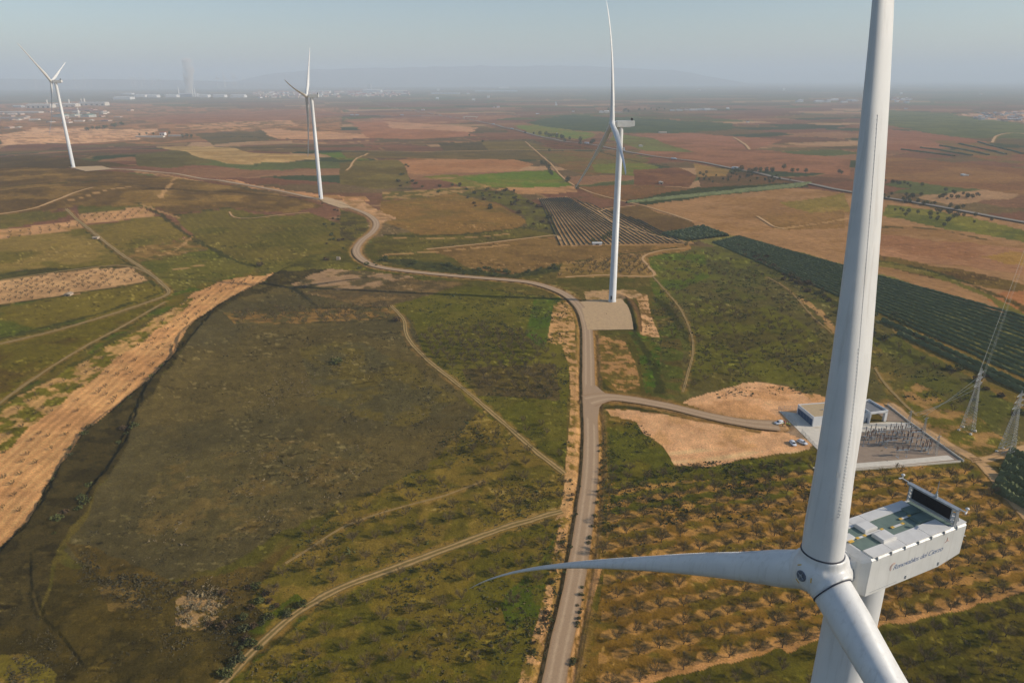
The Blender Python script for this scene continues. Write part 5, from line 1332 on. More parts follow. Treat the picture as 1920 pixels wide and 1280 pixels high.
def mast(px, py, h, lab):
    p = at(px, py); t = empty('lattice_mast', p, lab, 'mast', 'masts in the substation yard', .4)
    b = MB()
    for s1, s2 in ((-1, -1), (-1, 1), (1, -1), (1, 1)): b.tube((s1 * .55, s2 * .55, -.2), (s1 * .16, s2 * .16, h * .82), .06, n=5)
    for k in range(9):
        f0, f1 = k / 9, (k + 1) / 9; a = .55 - .39 * f0; c = .55 - .39 * f1; z0, z1 = h * .82 * f0, h * .82 * f1
        for u, v in (((-a, -a), (c, -c)), ((a, -a), (c, c)), ((a, a), (-c, c)), ((-a, a), (-c, -c))): b.tube((u[0], u[1], z0), (v[0], v[1], z1), .03, n=4)
    b.tube((0, 0, h * .8), (0, 0, h), .05, .02, 6); b.build('lattice', M_GALV, t)
    b = MB(); b.tube((-1.4, 0, h * .78), (1.4, 0, h * .78), .07, n=6); b.build('cross_beam', M_GALV, t)
    return p
y0 = Vector(at(1716,803)); y1 = Vector(at(1800,863)); x1_ = Vector(at(1613,812)); yr = math.atan2((x1_ - y0).y, (x1_ - y0).x)
mtop = [mast(1701,808,11.5,'lattice mast at the far corner of the gravel yard, with cables to the pylon'),
        mast(1729,821,11.5,'middle lattice mast at the track side of the gravel yard'),
        mast(1753,853,10.5,'lattice mast nearest the lower corner of the gravel yard')]
G1 = 'post insulators in the gravel yard'
for k, (px, py) in enumerate([(1622,818),(1631,815),(1640,812),(1650,820),(1659,816),(1668,812),(1678,811),(1687,810),(1696,812),(1706,815),(1690,822),(1700,825),(1710,828),(1718,832),(1680,826),(1672,822),
                              (1725,836),(1734,841),(1742,838),(1716,842),(1727,847),(1740,850),(1706,838),(1655,828),(1643,830),(1628,832),(1618,836),(1610,828)]):
    post_insulator(at(px, py), 'brown porcelain post insulator on a steel leg in the gravel yard', G1, k)
for k, (px, py) in enumerate([(1668,838),(1690,856),(1645,822),(1715,822)]):
    disconnector(at(px, py), yr, 'steel switch table with porcelain insulators in the gravel yard', 'switch tables in the gravel yard')
for k, (px, py) in enumerate([(1655,835),(1700,832),(1736,846),(1681,818),(1632,826)]):
    breaker(at(px, py), yr, 'three-pole circuit breaker on a low steel frame in the gravel yard', 'circuit breakers in the gravel yard')
for k, (p, q) in enumerate([((1625,818),(1706,812)), ((1640,827),(1725,824)), ((1650,838),(1745,842))]):
    a, c = Vector(at(*p)), Vector(at(*q)); b = MB(); b.tube(a + Vector((0, 0, 4.9)), c + Vector((0, 0, 4.9)), .09, n=6)
    tag(b.build('busbar', M_GALV), 'straight metal busbar above the insulators in the gravel yard', 'busbar', 'busbars in the gravel yard')
# a big transformer stands where the blade hides the yard
t = empty('transformer', at(1572,852), 'grey transformer mostly hidden behind the nearest blade', 'transformer', None, yr)
b = MB(); b.box((0, 0, 1.8), (4.2, 2.4, 3.0)); b.build('tank', M_GALV, t)
for s_ in (-1, 1):
    b = MB()
    for k in range(8): b.box((-1.75 + k * .5, s_ * 1.65, 1.7), (.12, .7, 2.4))
    b.box((0, s_ * 1.3, 1.7), (3.9, .1, .3)); b.build('radiator', M_STEEL, t)
for x in (-1.2, 0, 1.2):
    b = MB(); ribbed(b, (x, .4, 0), 3.3, 4.8, .2); b.build('bushing', M_CERAM, t)

# pylons and lines
def pylon(px, py, h, lab, rz, stacked):
    p = Vector(at(px, py)); t = empty('pylon', p, lab, 'pylon', None, rz)
    b = MB(); wb, wt = 2.3, .6
    def wd(z): return wb + (wt - wb) * min(1, z / (h * .72)) if z < h * .72 else wt * max(.12, 1 - (z - h * .72) / (h * .28) * .85)
    zs = [0]; 
    while zs[-1] < h - .3: zs.append(zs[-1] + max(.9, wd(zs[-1]) * .8))
    zs[-1] = h
    r = .06
    for z0, z1 in zip(zs[:-1], zs[1:]):
        a, c = wd(z0), wd(z1); A = [(-a, -a), (a, -a), (a, a), (-a, a)]; Cc = [(-c, -c), (c, -c), (c, c), (-c, c)]
        for k in range(4):
            b.tube((*A[k], z0), (*Cc[k], z1), r, n=4); b.tube((*A[k], z0), (*Cc[(k + 1) % 4], z1), r * .55, n=3); b.tube((*A[(k + 1) % 4], z0), (*Cc[k], z1), r * .55, n=3); b.tube((*Cc[k], z1), (*Cc[(k + 1) % 4], z1), r * .5, n=3)
    b.build('lattice_tower', M_GALV, t)
    tips = []
    for z, l in ((h * .74, 4.2), (h * .83, 3.6), (h * .92, 3.0)):
        for s_ in (-1, 1):
            b = MB(); w = wd(z); e = Vector((s_ * l, 0, z + .1))
            for y in (-w, w):
                b.tube((s_ * w, y, z), e, .06, n=4); b.tube((s_ * w, y, z + 1.2), e, .05, n=4)
                for q in (.35, .7): b.tube(Vector((s_ * w, y, z)).lerp(e, q), Vector((s_ * w, y, z + 1.2)).lerp(e, q), .03, n=3)
            arm = b.build('cross_arm', M_GALV, t)
            b = MB(); ribbed(b, (0, 0, 0), -1.3, 0, .12, 8)
            o = b.build('insulator_string', M_GLASS if False else M_CERAM, arm); o.location = e
            tips.append(Matrix.Translation(p) @ Matrix.Rotation(rz, 4, 'Z') @ (e + Vector((0, 0, -1.35))))
    for x in (-1, 1):
        for y in (-1, 1): b = MB(); b.lathe([(.55, -.5), (.55, .35), (.3, .5)], 10, (x * wb, y * wb, 0)); b.build('concrete_footing', M_CONC, t)
    if stacked:
        for k in range(7):
            b = MB(); x = -wb - .35 + .05 * k; zc = 1.5 + (k % 4) * 1.6; yy = -2.2 + (k * 1.37) % 4
            b.tube((x, yy - 1.6, zc + 1.6), (x + .1, yy + 1.3, zc - 1.5), .13, n=6); b.build('anti_climb_bar', M_STUD, t)
    return tips
def PH(px, py, ytop):
    p = at(px, py); hs = np.linspace(5, 60, 300); return float(np.interp(-ytop, -px_of(np.stack([np.full(300, p[0]), np.full(300, p[1]), p[2] + hs], -1))[:, 1], hs))
tipsA = pylon(1813, 807, PH(1813, 807, 690), 'faint grey lattice pylon with three pairs of cross arms', R(38), False)
tipsB = pylon(1886, 848, PH(1886, 848, 732), 'bright lattice pylon with thick pale bars low on its legs', R(30), True)
tipsC = pylon(1985, 292, 30, 'distant lattice pylon just beyond the right edge', R(30), False)
M_CABLE = flat('aluminium_cable', (0.52, 0.50, 0.40), (0.44, 0.42, 0.34), 1.0, 0.5, 0.5)
def cable(a, c, sag, r, lab, grp):
    a, c = Vector(a), Vector(c); b = MB(); n = 24; P = [a.lerp(c, k / n) - Vector((0, 0, 4 * sag * (k / n) * (1 - k / n))) for k in range(n + 1)]
    for p, q in zip(P[:-1], P[1:]): b.tube(p, q, r, n=5, caps=False)
    tag(b.build('power_cable', M_CABLE), lab, 'cable', grp)
for k in range(6): cable(tipsA[k], tipsC[k], 14, .02, 'thin power cable running from the faint pylon to the far right edge', 'cables to the far pylon')
m0, m1 = Vector(mtop[0]), Vector(mtop[1])
for k, q in enumerate((0, 2, 4)): cable(m0.lerp(m1, .25 + .25 * k) + Vector((0, 0, 9.0)), tipsA[q], .8, .07, 'pale yellowish cable rising from the substation masts to the faint pylon', 'cables from the yard to the pylon')

# vehicles and people by the substation
M_CAR = flat('white_car_paint', (0.76, 0.76, 0.76), (0.72, 0.72, 0.72), 1.0, 0.25, 0.5, coat=.6)
M_TYRE = flat('black_rubber', (0.02, 0.02, 0.02), (0.03, 0.03, 0.03), 3.0, 0.85, 0.2)
M_LAMP = flat('lamp_glass', (0.6, 0.6, 0.58), (0.5, 0.5, 0.5), 3.0, 0.15, 0.6)
M_TAIL = flat('red_lamp_glass', (0.4, 0.02, 0.015), (0.3, 0.015, 0.01), 3.0, 0.2, 0.6)
CAR_WITHOUT = []
def make_car(loc, rz, label, L=4.3, W=1.78, H=1.5):
    t = empty('parked_car', loc, label, 'car', 'white cars by the substation', rz)
    def loft(secs):
        b = MB(); n = len(secs[0]); V = [p for s_ in secs for p in s_]
        b.add(V, [(j * n + k, j * n + (k + 1) % n, (j + 1) * n + (k + 1) % n, (j + 1) * n + k) for j in range(len(secs) - 1) for k in range(n)] + [tuple(range(n - 1, -1, -1)), tuple(range(len(V) - n, len(V)))], True); return b
    def cs(x, w, z0, z1, c=.1): return [(x, -w + c, z0), (x, w - c, z0), (x, w, z0 + c), (x, w, z1 - c), (x, w - c * 1.4, z1), (x, -w + c * 1.4, z1), (x, -w, z1 - c), (x, -w, z0 + c)]
    h = W / 2
    body = loft([cs(-L / 2, h * .84, .42, .78), cs(-L / 2 + .15, h * .94, .3, .86), cs(-L * .3, h, .24, .92), cs(0, h, .22, .94), cs(L * .22, h, .24, .92), cs(L * .40, h * .96, .28, .80), cs(L / 2 - .08, h * .86, .34, .70), cs(L / 2, h * .78, .42, .62)]).build('body', M_CAR, t)
    cab = loft([cs(-L * .46, h * .72, .86, .92), cs(-L * .36, h * .82, .88, H - .08), cs(-L * .2, h * .84, .88, H), cs(0.0, h * .84, .88, H), cs(L * .10, h * .82, .88, H - .06), cs(L * .27, h * .72, .84, .92)]).build('roof', M_CAR, t)
    for s_ in (-1, 1):
        b = MB(); y = s_ * (h * .845); b.add([(-L * .36, y, 1.0), (L * .17, y, 1.0), (L * .08, y * .985, H - .16), (-L * .32, y * .985, H - .16), (-L * .36, y * .9, 1.0), (L * .17, y * .9, 1.0), (L * .08, y * .9, H - .16), (-L * .32, y * .9, H - .16)], [(0, 1, 2, 3), (7, 6, 5, 4), (0, 4, 5, 1), (1, 5, 6, 2), (2, 6, 7, 3), (3, 7, 4, 0)]); b.build('side_window', M_GLASS, t)
    b = MB(); w = h * .68; b.add([(L * .262, -w, .97), (L * .262, w, .97), (L * .125, w * .95, H - .1), (L * .125, -w * .95, H - .1), (L * .21, -w, .95), (L * .21, w, .95), (L * .08, w * .95, H - .12), (L * .08, -w * .95, H - .12)], [(0, 1, 2, 3), (7, 6, 5, 4), (0, 4, 5, 1), (1, 5, 6, 2), (2, 6, 7, 3), (3, 7, 4, 0)]); b.build('windscreen', M_GLASS, t)
    b = MB(); b.add([(-L * .455, -w, .98), (-L * .455, w, .98), (-L * .375, w * .95, H - .16), (-L * .375, -w * .95, H - .16), (-L * .42, -w, .98), (-L * .42, w, .98), (-L * .34, w * .95, H - .16), (-L * .34, -w * .95, H - .16)], [(3, 2, 1, 0), (4, 5, 6, 7), (0, 1, 5, 4), (1, 2, 6, 5), (2, 3, 7, 6), (3, 0, 4, 7)]); b.build('rear_window', M_GLASS, t)
    for x in (-L * .31, L * .31):
        for s_ in (-1, 1):
            b = MB(); M = Matrix.Rotation(PI / 2, 3, 'X'); b.lathe([(.2, -.1), (.31, -.1), (.33, -.07), (.33, .07), (.31, .1), (.2, .1)], 18, (x, s_ * (h - .06), .33), M); wh = b.build('wheel', M_TYRE, t)
            b = MB(); b.lathe([(.02, -.105), (.2, -.105), (.2, .105), (.02, .105)], 14, (x, s_ * (h - .06), .33), M); b.build('rim', M_STEEL, wh)
    for s_ in (-1, 1):
        b = MB(); b.box((L / 2 - .1, s_ * h * .66, .66), (.2, .34, .14)); b.build('headlight', M_LAMP, t)
        b = MB(); b.box((-L / 2 + .06, s_ * h * .72, .72), (.14, .24, .2)); b.build('tail_light', M_TAIL, t)
        b = MB(); b.box((L * .16, s_ * (h + .06), .98), (.16, .2, .13)); b.build('wing_mirror', M_CAR, t)
make_car(at(1461,794), R(200), 'white car parked by the fence corner next to the workers')
make_car(at(1486.5,833), R(272), 'white car parked end-on beside its twin below the yard gate', 4.2)
make_car(at(1504,831), R(305), 'white car parked slantwise, closest to the wire fence', 4.4, 1.8)

M_SKIN = flat('skin', (0.42, 0.26, 0.18), (0.38, 0.23, 0.16), 4.0, 0.6, 0.3)
M_HIVIS = flat('yellow_hi_vis', (0.80, 0.95, 0.03), (0.74, 0.88, 0.03), 4.0, 0.7, 0.2)
M_NAVY = flat('dark_trousers', (0.035, 0.04, 0.055), (0.03, 0.034, 0.045), 4.0, 0.85, 0.2)
M_HELM = flat('white_helmet', (0.75, 0.75, 0.73), (0.7, 0.7, 0.68), 4.0, 0.4, 0.4)
M_REDCLOTH = flat('red_jacket', (0.45, 0.05, 0.035), (0.38, 0.04, 0.03), 4.0, 0.8, 0.2)
def skin_fig(name, chains, mat, parent, sub=1):
    """one continuous surface grown over connected joints; the first joint is the root"""
    V = []; E = []; Rr = []; key = {}
    def idx(p, r):
        k = tuple(round(c, 3) for c in p)
        if k not in key: key[k] = len(V); V.append(p); Rr.append(r)
        return key[k]
    for ch in chains:
        ids = [idx(p, r) for p, r in ch]; E += list(zip(ids[:-1], ids[1:]))
    me = bpy.data.meshes.new(name); me.from_pydata(V, E, []); me.materials.append(mat); o = link(name, me, parent)
    sk = o.modifiers.new('skin', 'SKIN'); lay = me.skin_vertices[0] if len(me.skin_vertices) else None
    if lay is None:
        bpy.context.view_layer.update()
    for i, r in enumerate(Rr):
        d = me.skin_vertices[0].data[i]; d.radius = (r, r) if not isinstance(r, tuple) else r; d.use_root = (i == 0)
    sk.use_smooth_shade = True
    su = o.modifiers.new('round', 'SUBSURF'); su.levels = sub; su.render_levels = sub
    return o
def person(loc, rz, label, vest, armang=.15, stride=.12, helmet=True):
    t = empty('person', loc, label, 'person', 'people by the parked white car', rz)
    pel = (0, 0, .95); ch = (0, .0, 1.28); nk = (0, 0, 1.46)
    chains = [[(pel, (.15, .105)), ((0, 0, 1.12), (.14, .1)), (ch, (.165, .11)), (nk, .058), ((0, .01, 1.55), .06), ((0, .02, 1.62), (.078, .095)), ((0, .02, 1.70), (.076, .092)), ((0, .01, 1.745), .045)]]
    for s_ in (-1, 1):
        f = stride * s_
        chains.append([(pel, (.15, .105)), ((s_ * .09, 0, .88), .088), ((s_ * .10, f * .6, .49), .058), ((s_ * .11, f, .09), .042), ((s_ * .12, f + .14, .04), .038)])
        el = (s_ * (.24 + armang * .2), .0, 1.12); wr = (s_ * (.22 + armang * .25), .16, .90)
        chains.append([(ch, (.165, .11)), ((s_ * .19, 0, 1.37), .062), (el, .042), (wr, .030), ((wr[0], wr[1] + .05, wr[2] - .05), .036)])
        b0 = (wr[0], wr[1] + .05, wr[2] - .05)
        for q in range(4):
            a = (q - 1.5) * .018; chains.append([(b0, .036), ((b0[0] + a, b0[1] + .045, b0[2] - .05), .010), ((b0[0] + a * 1.1, b0[1] + .05 - .008 * abs(q - 1.5), b0[2] - .10 + .006 * abs(q - 1.5)), .008)])
        chains.append([(b0, .036), ((b0[0] - s_ * .035, b0[1] + .04, b0[2] - .02), .011), ((b0[0] - s_ * .045, b0[1] + .065, b0[2] - .045), .009)])
    chains.append([((0, .02, 1.62), (.078, .095)), ((0, .125, 1.625), .016)])
    body = skin_fig('body', chains, M_SKIN, t, 1)
    skin_fig('jacket', [[((0, 0, .92), (.175, .13)), ((0, 0, 1.12), (.165, .125)), (ch, (.19, .135)), ((0, 0, 1.44), (.09, .08))]] +
             [[(ch, (.19, .135)), ((s_ * .195, 0, 1.375), .078), ((s_ * (.24 + armang * .2), 0, 1.12), .058), ((s_ * (.225 + armang * .25), .13, .94), .046)] for s_ in (-1, 1)], vest, body)
    skin_fig('trousers', [[(pel, (.165, .12)), ((s_ * .09, 0, .86), .102), ((s_ * .10, stride * s_ * .6, .49), .074), ((s_ * .11, stride * s_, .10), .062)] for s_ in (-1, 1)], M_NAVY, body)
    for s_ in (-1, 1): b = MB(); b.box((s_ * .115, stride * s_ + .06, .04), (.1, .27, .1)); b.build('shoe', M_TYRE, body)
    b = MB()
    if helmet: b.lathe([(.135, 1.69), (.13, 1.70), (.12, 1.77), (.08, 1.83), (.02, 1.85)], 16, (0, .015, 0)); b.box((0, .13, 1.695), (.16, .1, .02)); b.build('helmet', M_HELM, body)
    else: b.lathe([(.10, 1.66), (.105, 1.72), (.085, 1.78), (.02, 1.80)], 14, (0, .0, 0)); b.build('hair', M_TYRE, body)
    for s_ in (-1, 1): b = MB(); b.lathe([(.004, -.004), (.012, 0), (.004, .006)], 8, (s_ * .034, .108, 1.655), Matrix.Rotation(-PI / 2, 3, 'X')); b.build('eye', M_TYRE, body)
def flatz(px, py): p = at(px, py); return (p[0], p[1], p[2] + .06)
person(flatz(1467.5,798), R(60), 'person in a yellow hi-vis jacket standing nearest the white car', M_HIVIS)
person(flatz(1475.5,798.5), R(-20), 'person in a yellow hi-vis jacket, left of the pair by the fence', M_HIVIS, .3)
person(flatz(1480,799.5), R(110), 'person in a yellow hi-vis jacket, rightmost, closest to the fence', M_HIVIS, .1)
person(flatz(1470.5,794.5), R(190), 'person in a red jacket standing behind the white car', M_REDCLOTH, .2, .08, False)

# ------------------------------------------------------------------ far buildings
PALM = {}
def pm(c, rough=.85):
    k = tuple(round(x, 3) for x in c)
    if k not in PALM: PALM[k] = flat('painted_wall', k, tuple(x * .88 for x in k), .05, rough, .2, world_space=True)
    return PALM[k]
def far_block(px, py, wpx, hpx, dep, wall, roof, label, cat='building', name='warehouse', group=None, gable=.25, rz=0.0, parts=True, bays=0):
    p = at(px, py); m = mpp(p); W = wpx * m; H = hpx * m
    t = empty(name, p, label, cat, group, rz)
    b = MB(); b.box((0, dep / 2, H / 2 - 1), (W, dep, H + 2)); w_ = b.build('wall', pm(wall), t)
    b = MB(); g = H * gable + .3; o = .4
    if W > dep: V = [(-W/2-o, -o, H), (W/2+o, -o, H), (W/2+o, dep+o, H), (-W/2-o, dep+o, H), (-W/2-o, dep/2, H+g), (W/2+o, dep/2, H+g)]; F = [(0,1,5,4), (2,3,4,5), (0,4,3), (1,2,5), (3,2,1,0)]
    else: V = [(-W/2-o, -o, H), (W/2+o, -o, H), (W/2+o, dep+o, H), (-W/2-o, dep+o, H), (0, -o, H+g), (0, dep+o, H+g)]; F = [(0,1,4), (1,2,5,4), (2,3,5), (3,0,4,5), (3,2,1,0)]
    b.add(V, F); b.build('roof', pm(roof), t)
    for k in range(bays):
        b = MB(); x = -W / 2 + W * (k + .5) / bays; b.box((x, -.05, H * .3), (W / bays * .4, .2, H * .5)); b.build('door', M_GLASS, w_)
    return t
CR = (0.62, 0.56, 0.47); WH = (0.72, 0.70, 0.66); TANW = (0.45, 0.35, 0.26); RD = (0.33, 0.13, 0.09); GR = (0.10, 0.26, 0.19); GY = (0.36, 0.36, 0.36)
far_block(72,203,46,6,60,CR,CR,'long cream factory left of the leftmost turbine tower','factory','factory',bays=5)
far_block(120,202,44,6,60,CR,CR,'long cream factory behind the leftmost turbine tower','factory','factory',bays=4)
far_block(172,198,50,5,60,CR,(0.5,.47,.42),'long cream factory with twin chimneys right of the leftmost turbine','factory','factory',bays=5)
far_block(32,203,16,4,40,GY,(0.55,.52,.46),'small grey shed at the left end of the factories','shed','shed')
for px, py, h, lab in ((89,197,9,'square cream silo behind the left factory'),(130,196,9,'cream silo behind the middle factory'),(153,194,8,'left one of two thin cream chimneys'),(159,194,9,'right one of two thin cream chimneys'),(146,209,6,'short cream chimney in front of the factories'),(148,217,10,'leaning cream chimney beside the green sheds')):
    p = at(px, py); m = mpp(p); b = MB(); r = 1.5 * m if h < 10 else 2 * m; b.lathe([(r, -2), (r * .9, h * m), (r * .7, h * m + .5)], 14); o = tag(b.build('chimney', pm(CR)), lab, 'chimney'); o.location = p
far_block(28,214,90,3.5,45,(.5,.45,.38),(.5,.45,.38),'low pale sheds at the left edge before the factories','shed','shed')
far_block(140,210,70,4,45,TANW,RD,'long brick works with a dull red roof','factory','factory',bays=3)
far_block(183,211,20,3,40,TANW,RD,'short red-roofed works right of the long one','factory','factory')
far_block(109,220,20,4,60,(.4,.4,.36),GR,'green-roofed shed left of the turbine tower','shed','shed')
far_block(133,220,16,4,60,(.55,.52,.44),(.35,.42,.33),'pale shed between the two green roofs','shed','shed')
far_block(159,220,16,4,60,(.4,.4,.36),GR,'green-roofed shed right of the turbine tower','shed','shed')
for k in range(34):
    px = rnd.uniform(-5, 245); py = rnd.uniform(206, 246) if px < 110 else rnd.uniform(206, 232)
    far_block(px, py, rnd.uniform(5, 16), rnd.uniform(1.4, 2.8), 25, rnd.choice((CR, TANW, (.5,.36,.27))), rnd.choice((RD, TANW, (.5,.27,.18), CR)), 'low reddish workshop among the factories at the far left', 'workshop', 'workshop', 'workshops at the far left', .3, rnd.uniform(-.3, .3))
far_block(20,224,50,3,40,(.42,.33,.26),(.4,.32,.25),'tan works at the left edge below the factories','factory','factory')
far_block(228,187,32,4,90,WH,WH,'white warehouse left of the smoke plume','warehouse','warehouse')
far_block(238,178,18,2.5,70,WH,WH,'small far white building above the white warehouse','warehouse','warehouse')
far_block(211,155.5,26,2,90,CR,CR,'pale building alone on the far blue plain','warehouse','warehouse')
far_block(408,161.5,18,1.6,90,CR,CR,'small pale building far behind the smoke','warehouse','warehouse')
for px, w, lab in ((262,20,'first white shed right of the white warehouse'),(285,18,'low white shed left of the smoking works'),(320,22,'white shed next to the smoking works'),(382,16,'white shed just right of the smoke'),(410,22,'wide white shed right of the smoke'),(445,26,'white warehouse left of the second turbine')):
    far_block(px, 183, w, 4, 80, WH, WH, lab, 'warehouse', 'warehouse')
far_block(352,182,34,5,80,GY,(.5,.5,.5),'grey works under the smoke plume','factory','factory')
for px, h, lab in ((336,17,'tall thin chimney left of the smoke'),(362,14,'chimney at the foot of the smoke'),(366,15,'right chimney at the foot of the smoke')):
    p = at(px, 182); m = mpp(p); b = MB(); b.lathe([(1.1 * m, -2), (.8 * m, h * m), (.7 * m, h * m + 1)], 12); o = tag(b.build('chimney', pm(WH)), lab, 'chimney'); o.location = p
far_block(697,176,34,6,120,(.6,.6,.58),(.6,.6,.58),'tall pale factory tower block at the right end of the town','factory','factory')
p = at(693, 171); m = mpp(p); b = MB(); b.box((0, 0, 6 * m), (6 * m, 40, 12 * m)); b.tube((-2 * m, 0, 12 * m), (-2 * m, 0, 15 * m), .5 * m, n=8); o = tag(b.build('factory_tower', pm((.6,.6,.58))), 'pale stepped tower of the factory at the right end of the town', 'tower'); o.location = p
far_block(735,175,54,4,100,CR,CR,'long cream factory hall right of the pale tower','factory','factory')
far_block(595,175,46,3.5,80,CR,(.6,.57,.5),'long pale building behind the second turbine hub','building','warehouse')
H1 = 'houses of the distant town'
for k in range(170):
    px = rnd.uniform(475, 765); py = rnd.uniform(174, 184) - (2 if px > 640 else 0); w = rnd.uniform(4, 10); h = rnd.uniform(1.6, 3.2)
    c = rnd.choice((WH, CR, TANW, TANW, (.6,.42,.32))); r = rnd.choice((RD, RD, (.45,.2,.13), CR, (.42,.24,.17)))
    far_block(px, py, w, h, rnd.uniform(15, 40), c, r, 'small pale house in the distant town around the second turbine', 'house', 'town_house', H1, .35, rnd.uniform(-.5, .5))
far_block(835,176.5,52,1.6,120,(.5,.53,.54),(.5,.53,.54),'long pale greenhouse left of the other one on the plain','greenhouse','greenhouse')
far_block(930,172,80,1.6,120,(.5,.53,.54),(.5,.53,.54),'longest pale greenhouse in the middle of the plain','greenhouse','greenhouse')
far_block(945,166,18,2,60,WH,WH,'bright white hall behind the long greenhouse','warehouse','warehouse')
G2 = 'lone white farm houses on the plain'
for px, py in ((878,177),(820,186),(888,189),(916,184),(926,202),(934,202),(1042,194),(1043,198),(793,207),(822,170),(1075,210),(1403,230),(1312,170),(1470,170),(1365,205),(1690,177),(1840,178),(1700,205)):
    far_block(px, py, rnd.uniform(3, 6), rnd.uniform(1.8, 2.8), 14, WH, rnd.choice((WH, RD)), 'tiny lone white house on the reddish plain', 'house', 'farm_house', G2, .35)
for px, w, c, r, lab in ((1128,8,WH,WH,'white farmhouse left of the middle turbine blade'),(1138,9,CR,WH,'cream farm shed beside the middle turbine blade'),(1160,14,TANW,(.42,.22,.13),'orange-roofed farm shed right of the middle turbine blade')):
    far_block(px, 212, w, 3.2, 22, c, r, lab, 'farm building', 'farm_house')
for k in range(7): far_block(1262 + 13 * k, 207 + rnd.uniform(-1, 1), rnd.uniform(8, 13), rnd.uniform(1.8, 2.8), 30, rnd.choice((WH, CR, GY)), rnd.choice((WH, GY, RD)), 'pale shed in the farm cluster right of the middle turbine', 'shed', 'farm_shed', 'sheds of the farm cluster')
for k in range(14): far_block(1500 + rnd.uniform(0, 105), 190 + rnd.uniform(-2, 3), rnd.uniform(5, 12), rnd.uniform(1.6, 3), 30, rnd.choice((WH, WH, CR)), rnd.choice((WH, (.42,.22,.13), GY)), 'pale building in the hamlet just left of the nearest blade', 'house', 'hamlet_house', 'hamlet left of the nearest blade')
for k in range(16): far_block(1670 + rnd.uniform(0, 40), 190 + rnd.uniform(-3, 4), rnd.uniform(3, 7), rnd.uniform(2, 3.2), 20, rnd.choice((WH, WH, CR)), rnd.choice((WH, RD)), 'white house in the hamlet just right of the nearest blade', 'house', 'hamlet_house', 'hamlet right of the nearest blade')
for k in range(40): far_block(1830 + rnd.uniform(0, 95), 220 + rnd.uniform(-8, 8), rnd.uniform(3, 8), rnd.uniform(1.6, 3), 20, rnd.choice((WH, CR, GY, TANW)), rnd.choice((WH, RD, GY)), 'small house of the village at the right edge', 'house', 'village_house', 'village at the right edge')
far_block(304,254,9,5,12,WH,RD,'white farmhouse among dark trees on the left hill','house','farm_house',bays=2)
far_block(280,258,52,2.2,12,CR,(.45,.40,.33),'long low cream farm shed left of the white farmhouse','shed','farm_shed')
far_block(328,256,26,2,12,CR,(.40,.36,.30),'low cream farm shed right of the white farmhouse','shed','farm_shed')
far_block(1240,345.5,7,3.5,7,TANW,CR,'lone tan stone hut on the reddish field right of the middle turbine','hut','stone_hut',bays=1)
far_block(1202,275,7,2,9,CR,CR,'low cream hut on the green land beyond the main road','hut','stone_hut')
far_block(1243,250,14,2,14,CR,TANW,'cream shed at the corner of the dark green plot','shed','farm_shed')
far_block(1120,459.5,17,3.6,5,WH,(.6,.58,.54),'white shed with a flat pale roof below the striped vineyard','shed','farm_shed',gable=.1,bays=1)
far_block(178,448.5,9,3,4,TANW,(.4,.31,.22),'tiny stone hut beside the field track on the left','hut','stone_hut',bays=1)
far_block(126,555,11,3.5,4,TANW,(.42,.32,.22),'tiny brick hut at the edge of the pale tan plot','hut','stone_hut',bays=1)
far_block(1812,330,9,2,9,WH,WH,'white hut on the right-hand brown fields','hut','stone_hut')
far_block(1044,254.5,2.2,4.5,4,WH,WH,'white water tower standing by the main road','tower','water_tower',gable=.2)
far_block(1170,282,3.2,4,5,WH,WH,'small white tank house by the road behind the middle turbine','hut','tank_house')
# ruin and bare-stone pieces near the road bend
b = MB(); p = at(634, 487); s_ = .9
b.box((0, 0, 1.2), (2.6, .4, 2.6)); b.box((-1.2, 1.2, 1.0), (.4, 2.4, 2.2)); b.box((1.2, 1.2, .8), (.4, 2.4, 1.8)); o = tag(b.build('ruined_hut', pm(TANW)), 'small roofless ruin left of the road bend', 'ruin'); o.location = p

# lorries and cars on the main road
def lorry(px, py, rz, label, s=1.0):
    p = at(px, py); t = empty('lorry', (p[0], p[1], p[2] + .9), label, 'lorry', None, rz); t.scale = (s, s, s)
    b = MB(); b.box((-1.2, 0, 2.3), (9.6, 2.5, 2.8)); b.build('trailer', pm((.72,.74,.78)), t)
    b = MB(); b.box((5.2, 0, 1.8), (2.2, 2.4, 2.6)); b.box((5.6, 0, 3.2), (1.4, 2.2, .5)); b.build('cab', pm((.5,.56,.64)), t)
    b = MB(); b.box((6.32, 0, 2.3), (.06, 2.1, .9)); b.build('windscreen', M_GLASS, t)
    for x in (-5, -3.8, 1.6, 5.2):
        for y in (-1.05, 1.05): b = MB(); b.lathe([(.05, -.15), (.5, -.15), (.5, .15), (.05, .15)], 12, (x, y, .5), Matrix.Rotation(PI / 2, 3, 'X')); b.build('wheel', M_TYRE, t)
lorry(1379,318.5, R(-38), 'white lorry on the main road left of the nearest blade')
G3 = 'white vehicles on the main road'
for px, py, rz in ((925,234,-35),(960,243,-35),(1263,300,-36),(660,217,0),(670,217,0),(754,217,0),(1008,215,0),(1100,270,-30)):
    lorry(px, py, R(rz), 'tiny white vehicle on the far part of the main road', .8 if rz else 1.3)
for o in list(COL.objects):
    if o.name.startswith('lorry') and o.get('label', '').startswith('tiny'): o['group'] = G3
# motorway bridge over the main road
p = at(882, 222); m = mpp(p); b = MB(); b.box((0, 0, 6), (60, 12, 1.6)); b.box((-25, 0, 2.4), (3, 10, 5.6)); b.box((25, 0, 2.4), (3, 10, 5.6)); b.box((0, -5.8, 7.2), (60, .3, .8)); b.box((0, 5.8, 7.2), (60, .3, .8))
o = tag(b.build('road_bridge', M_CONC), 'concrete bridge carrying the far straight road', 'bridge'); o.location = (p[0], p[1], p[2] - .2)

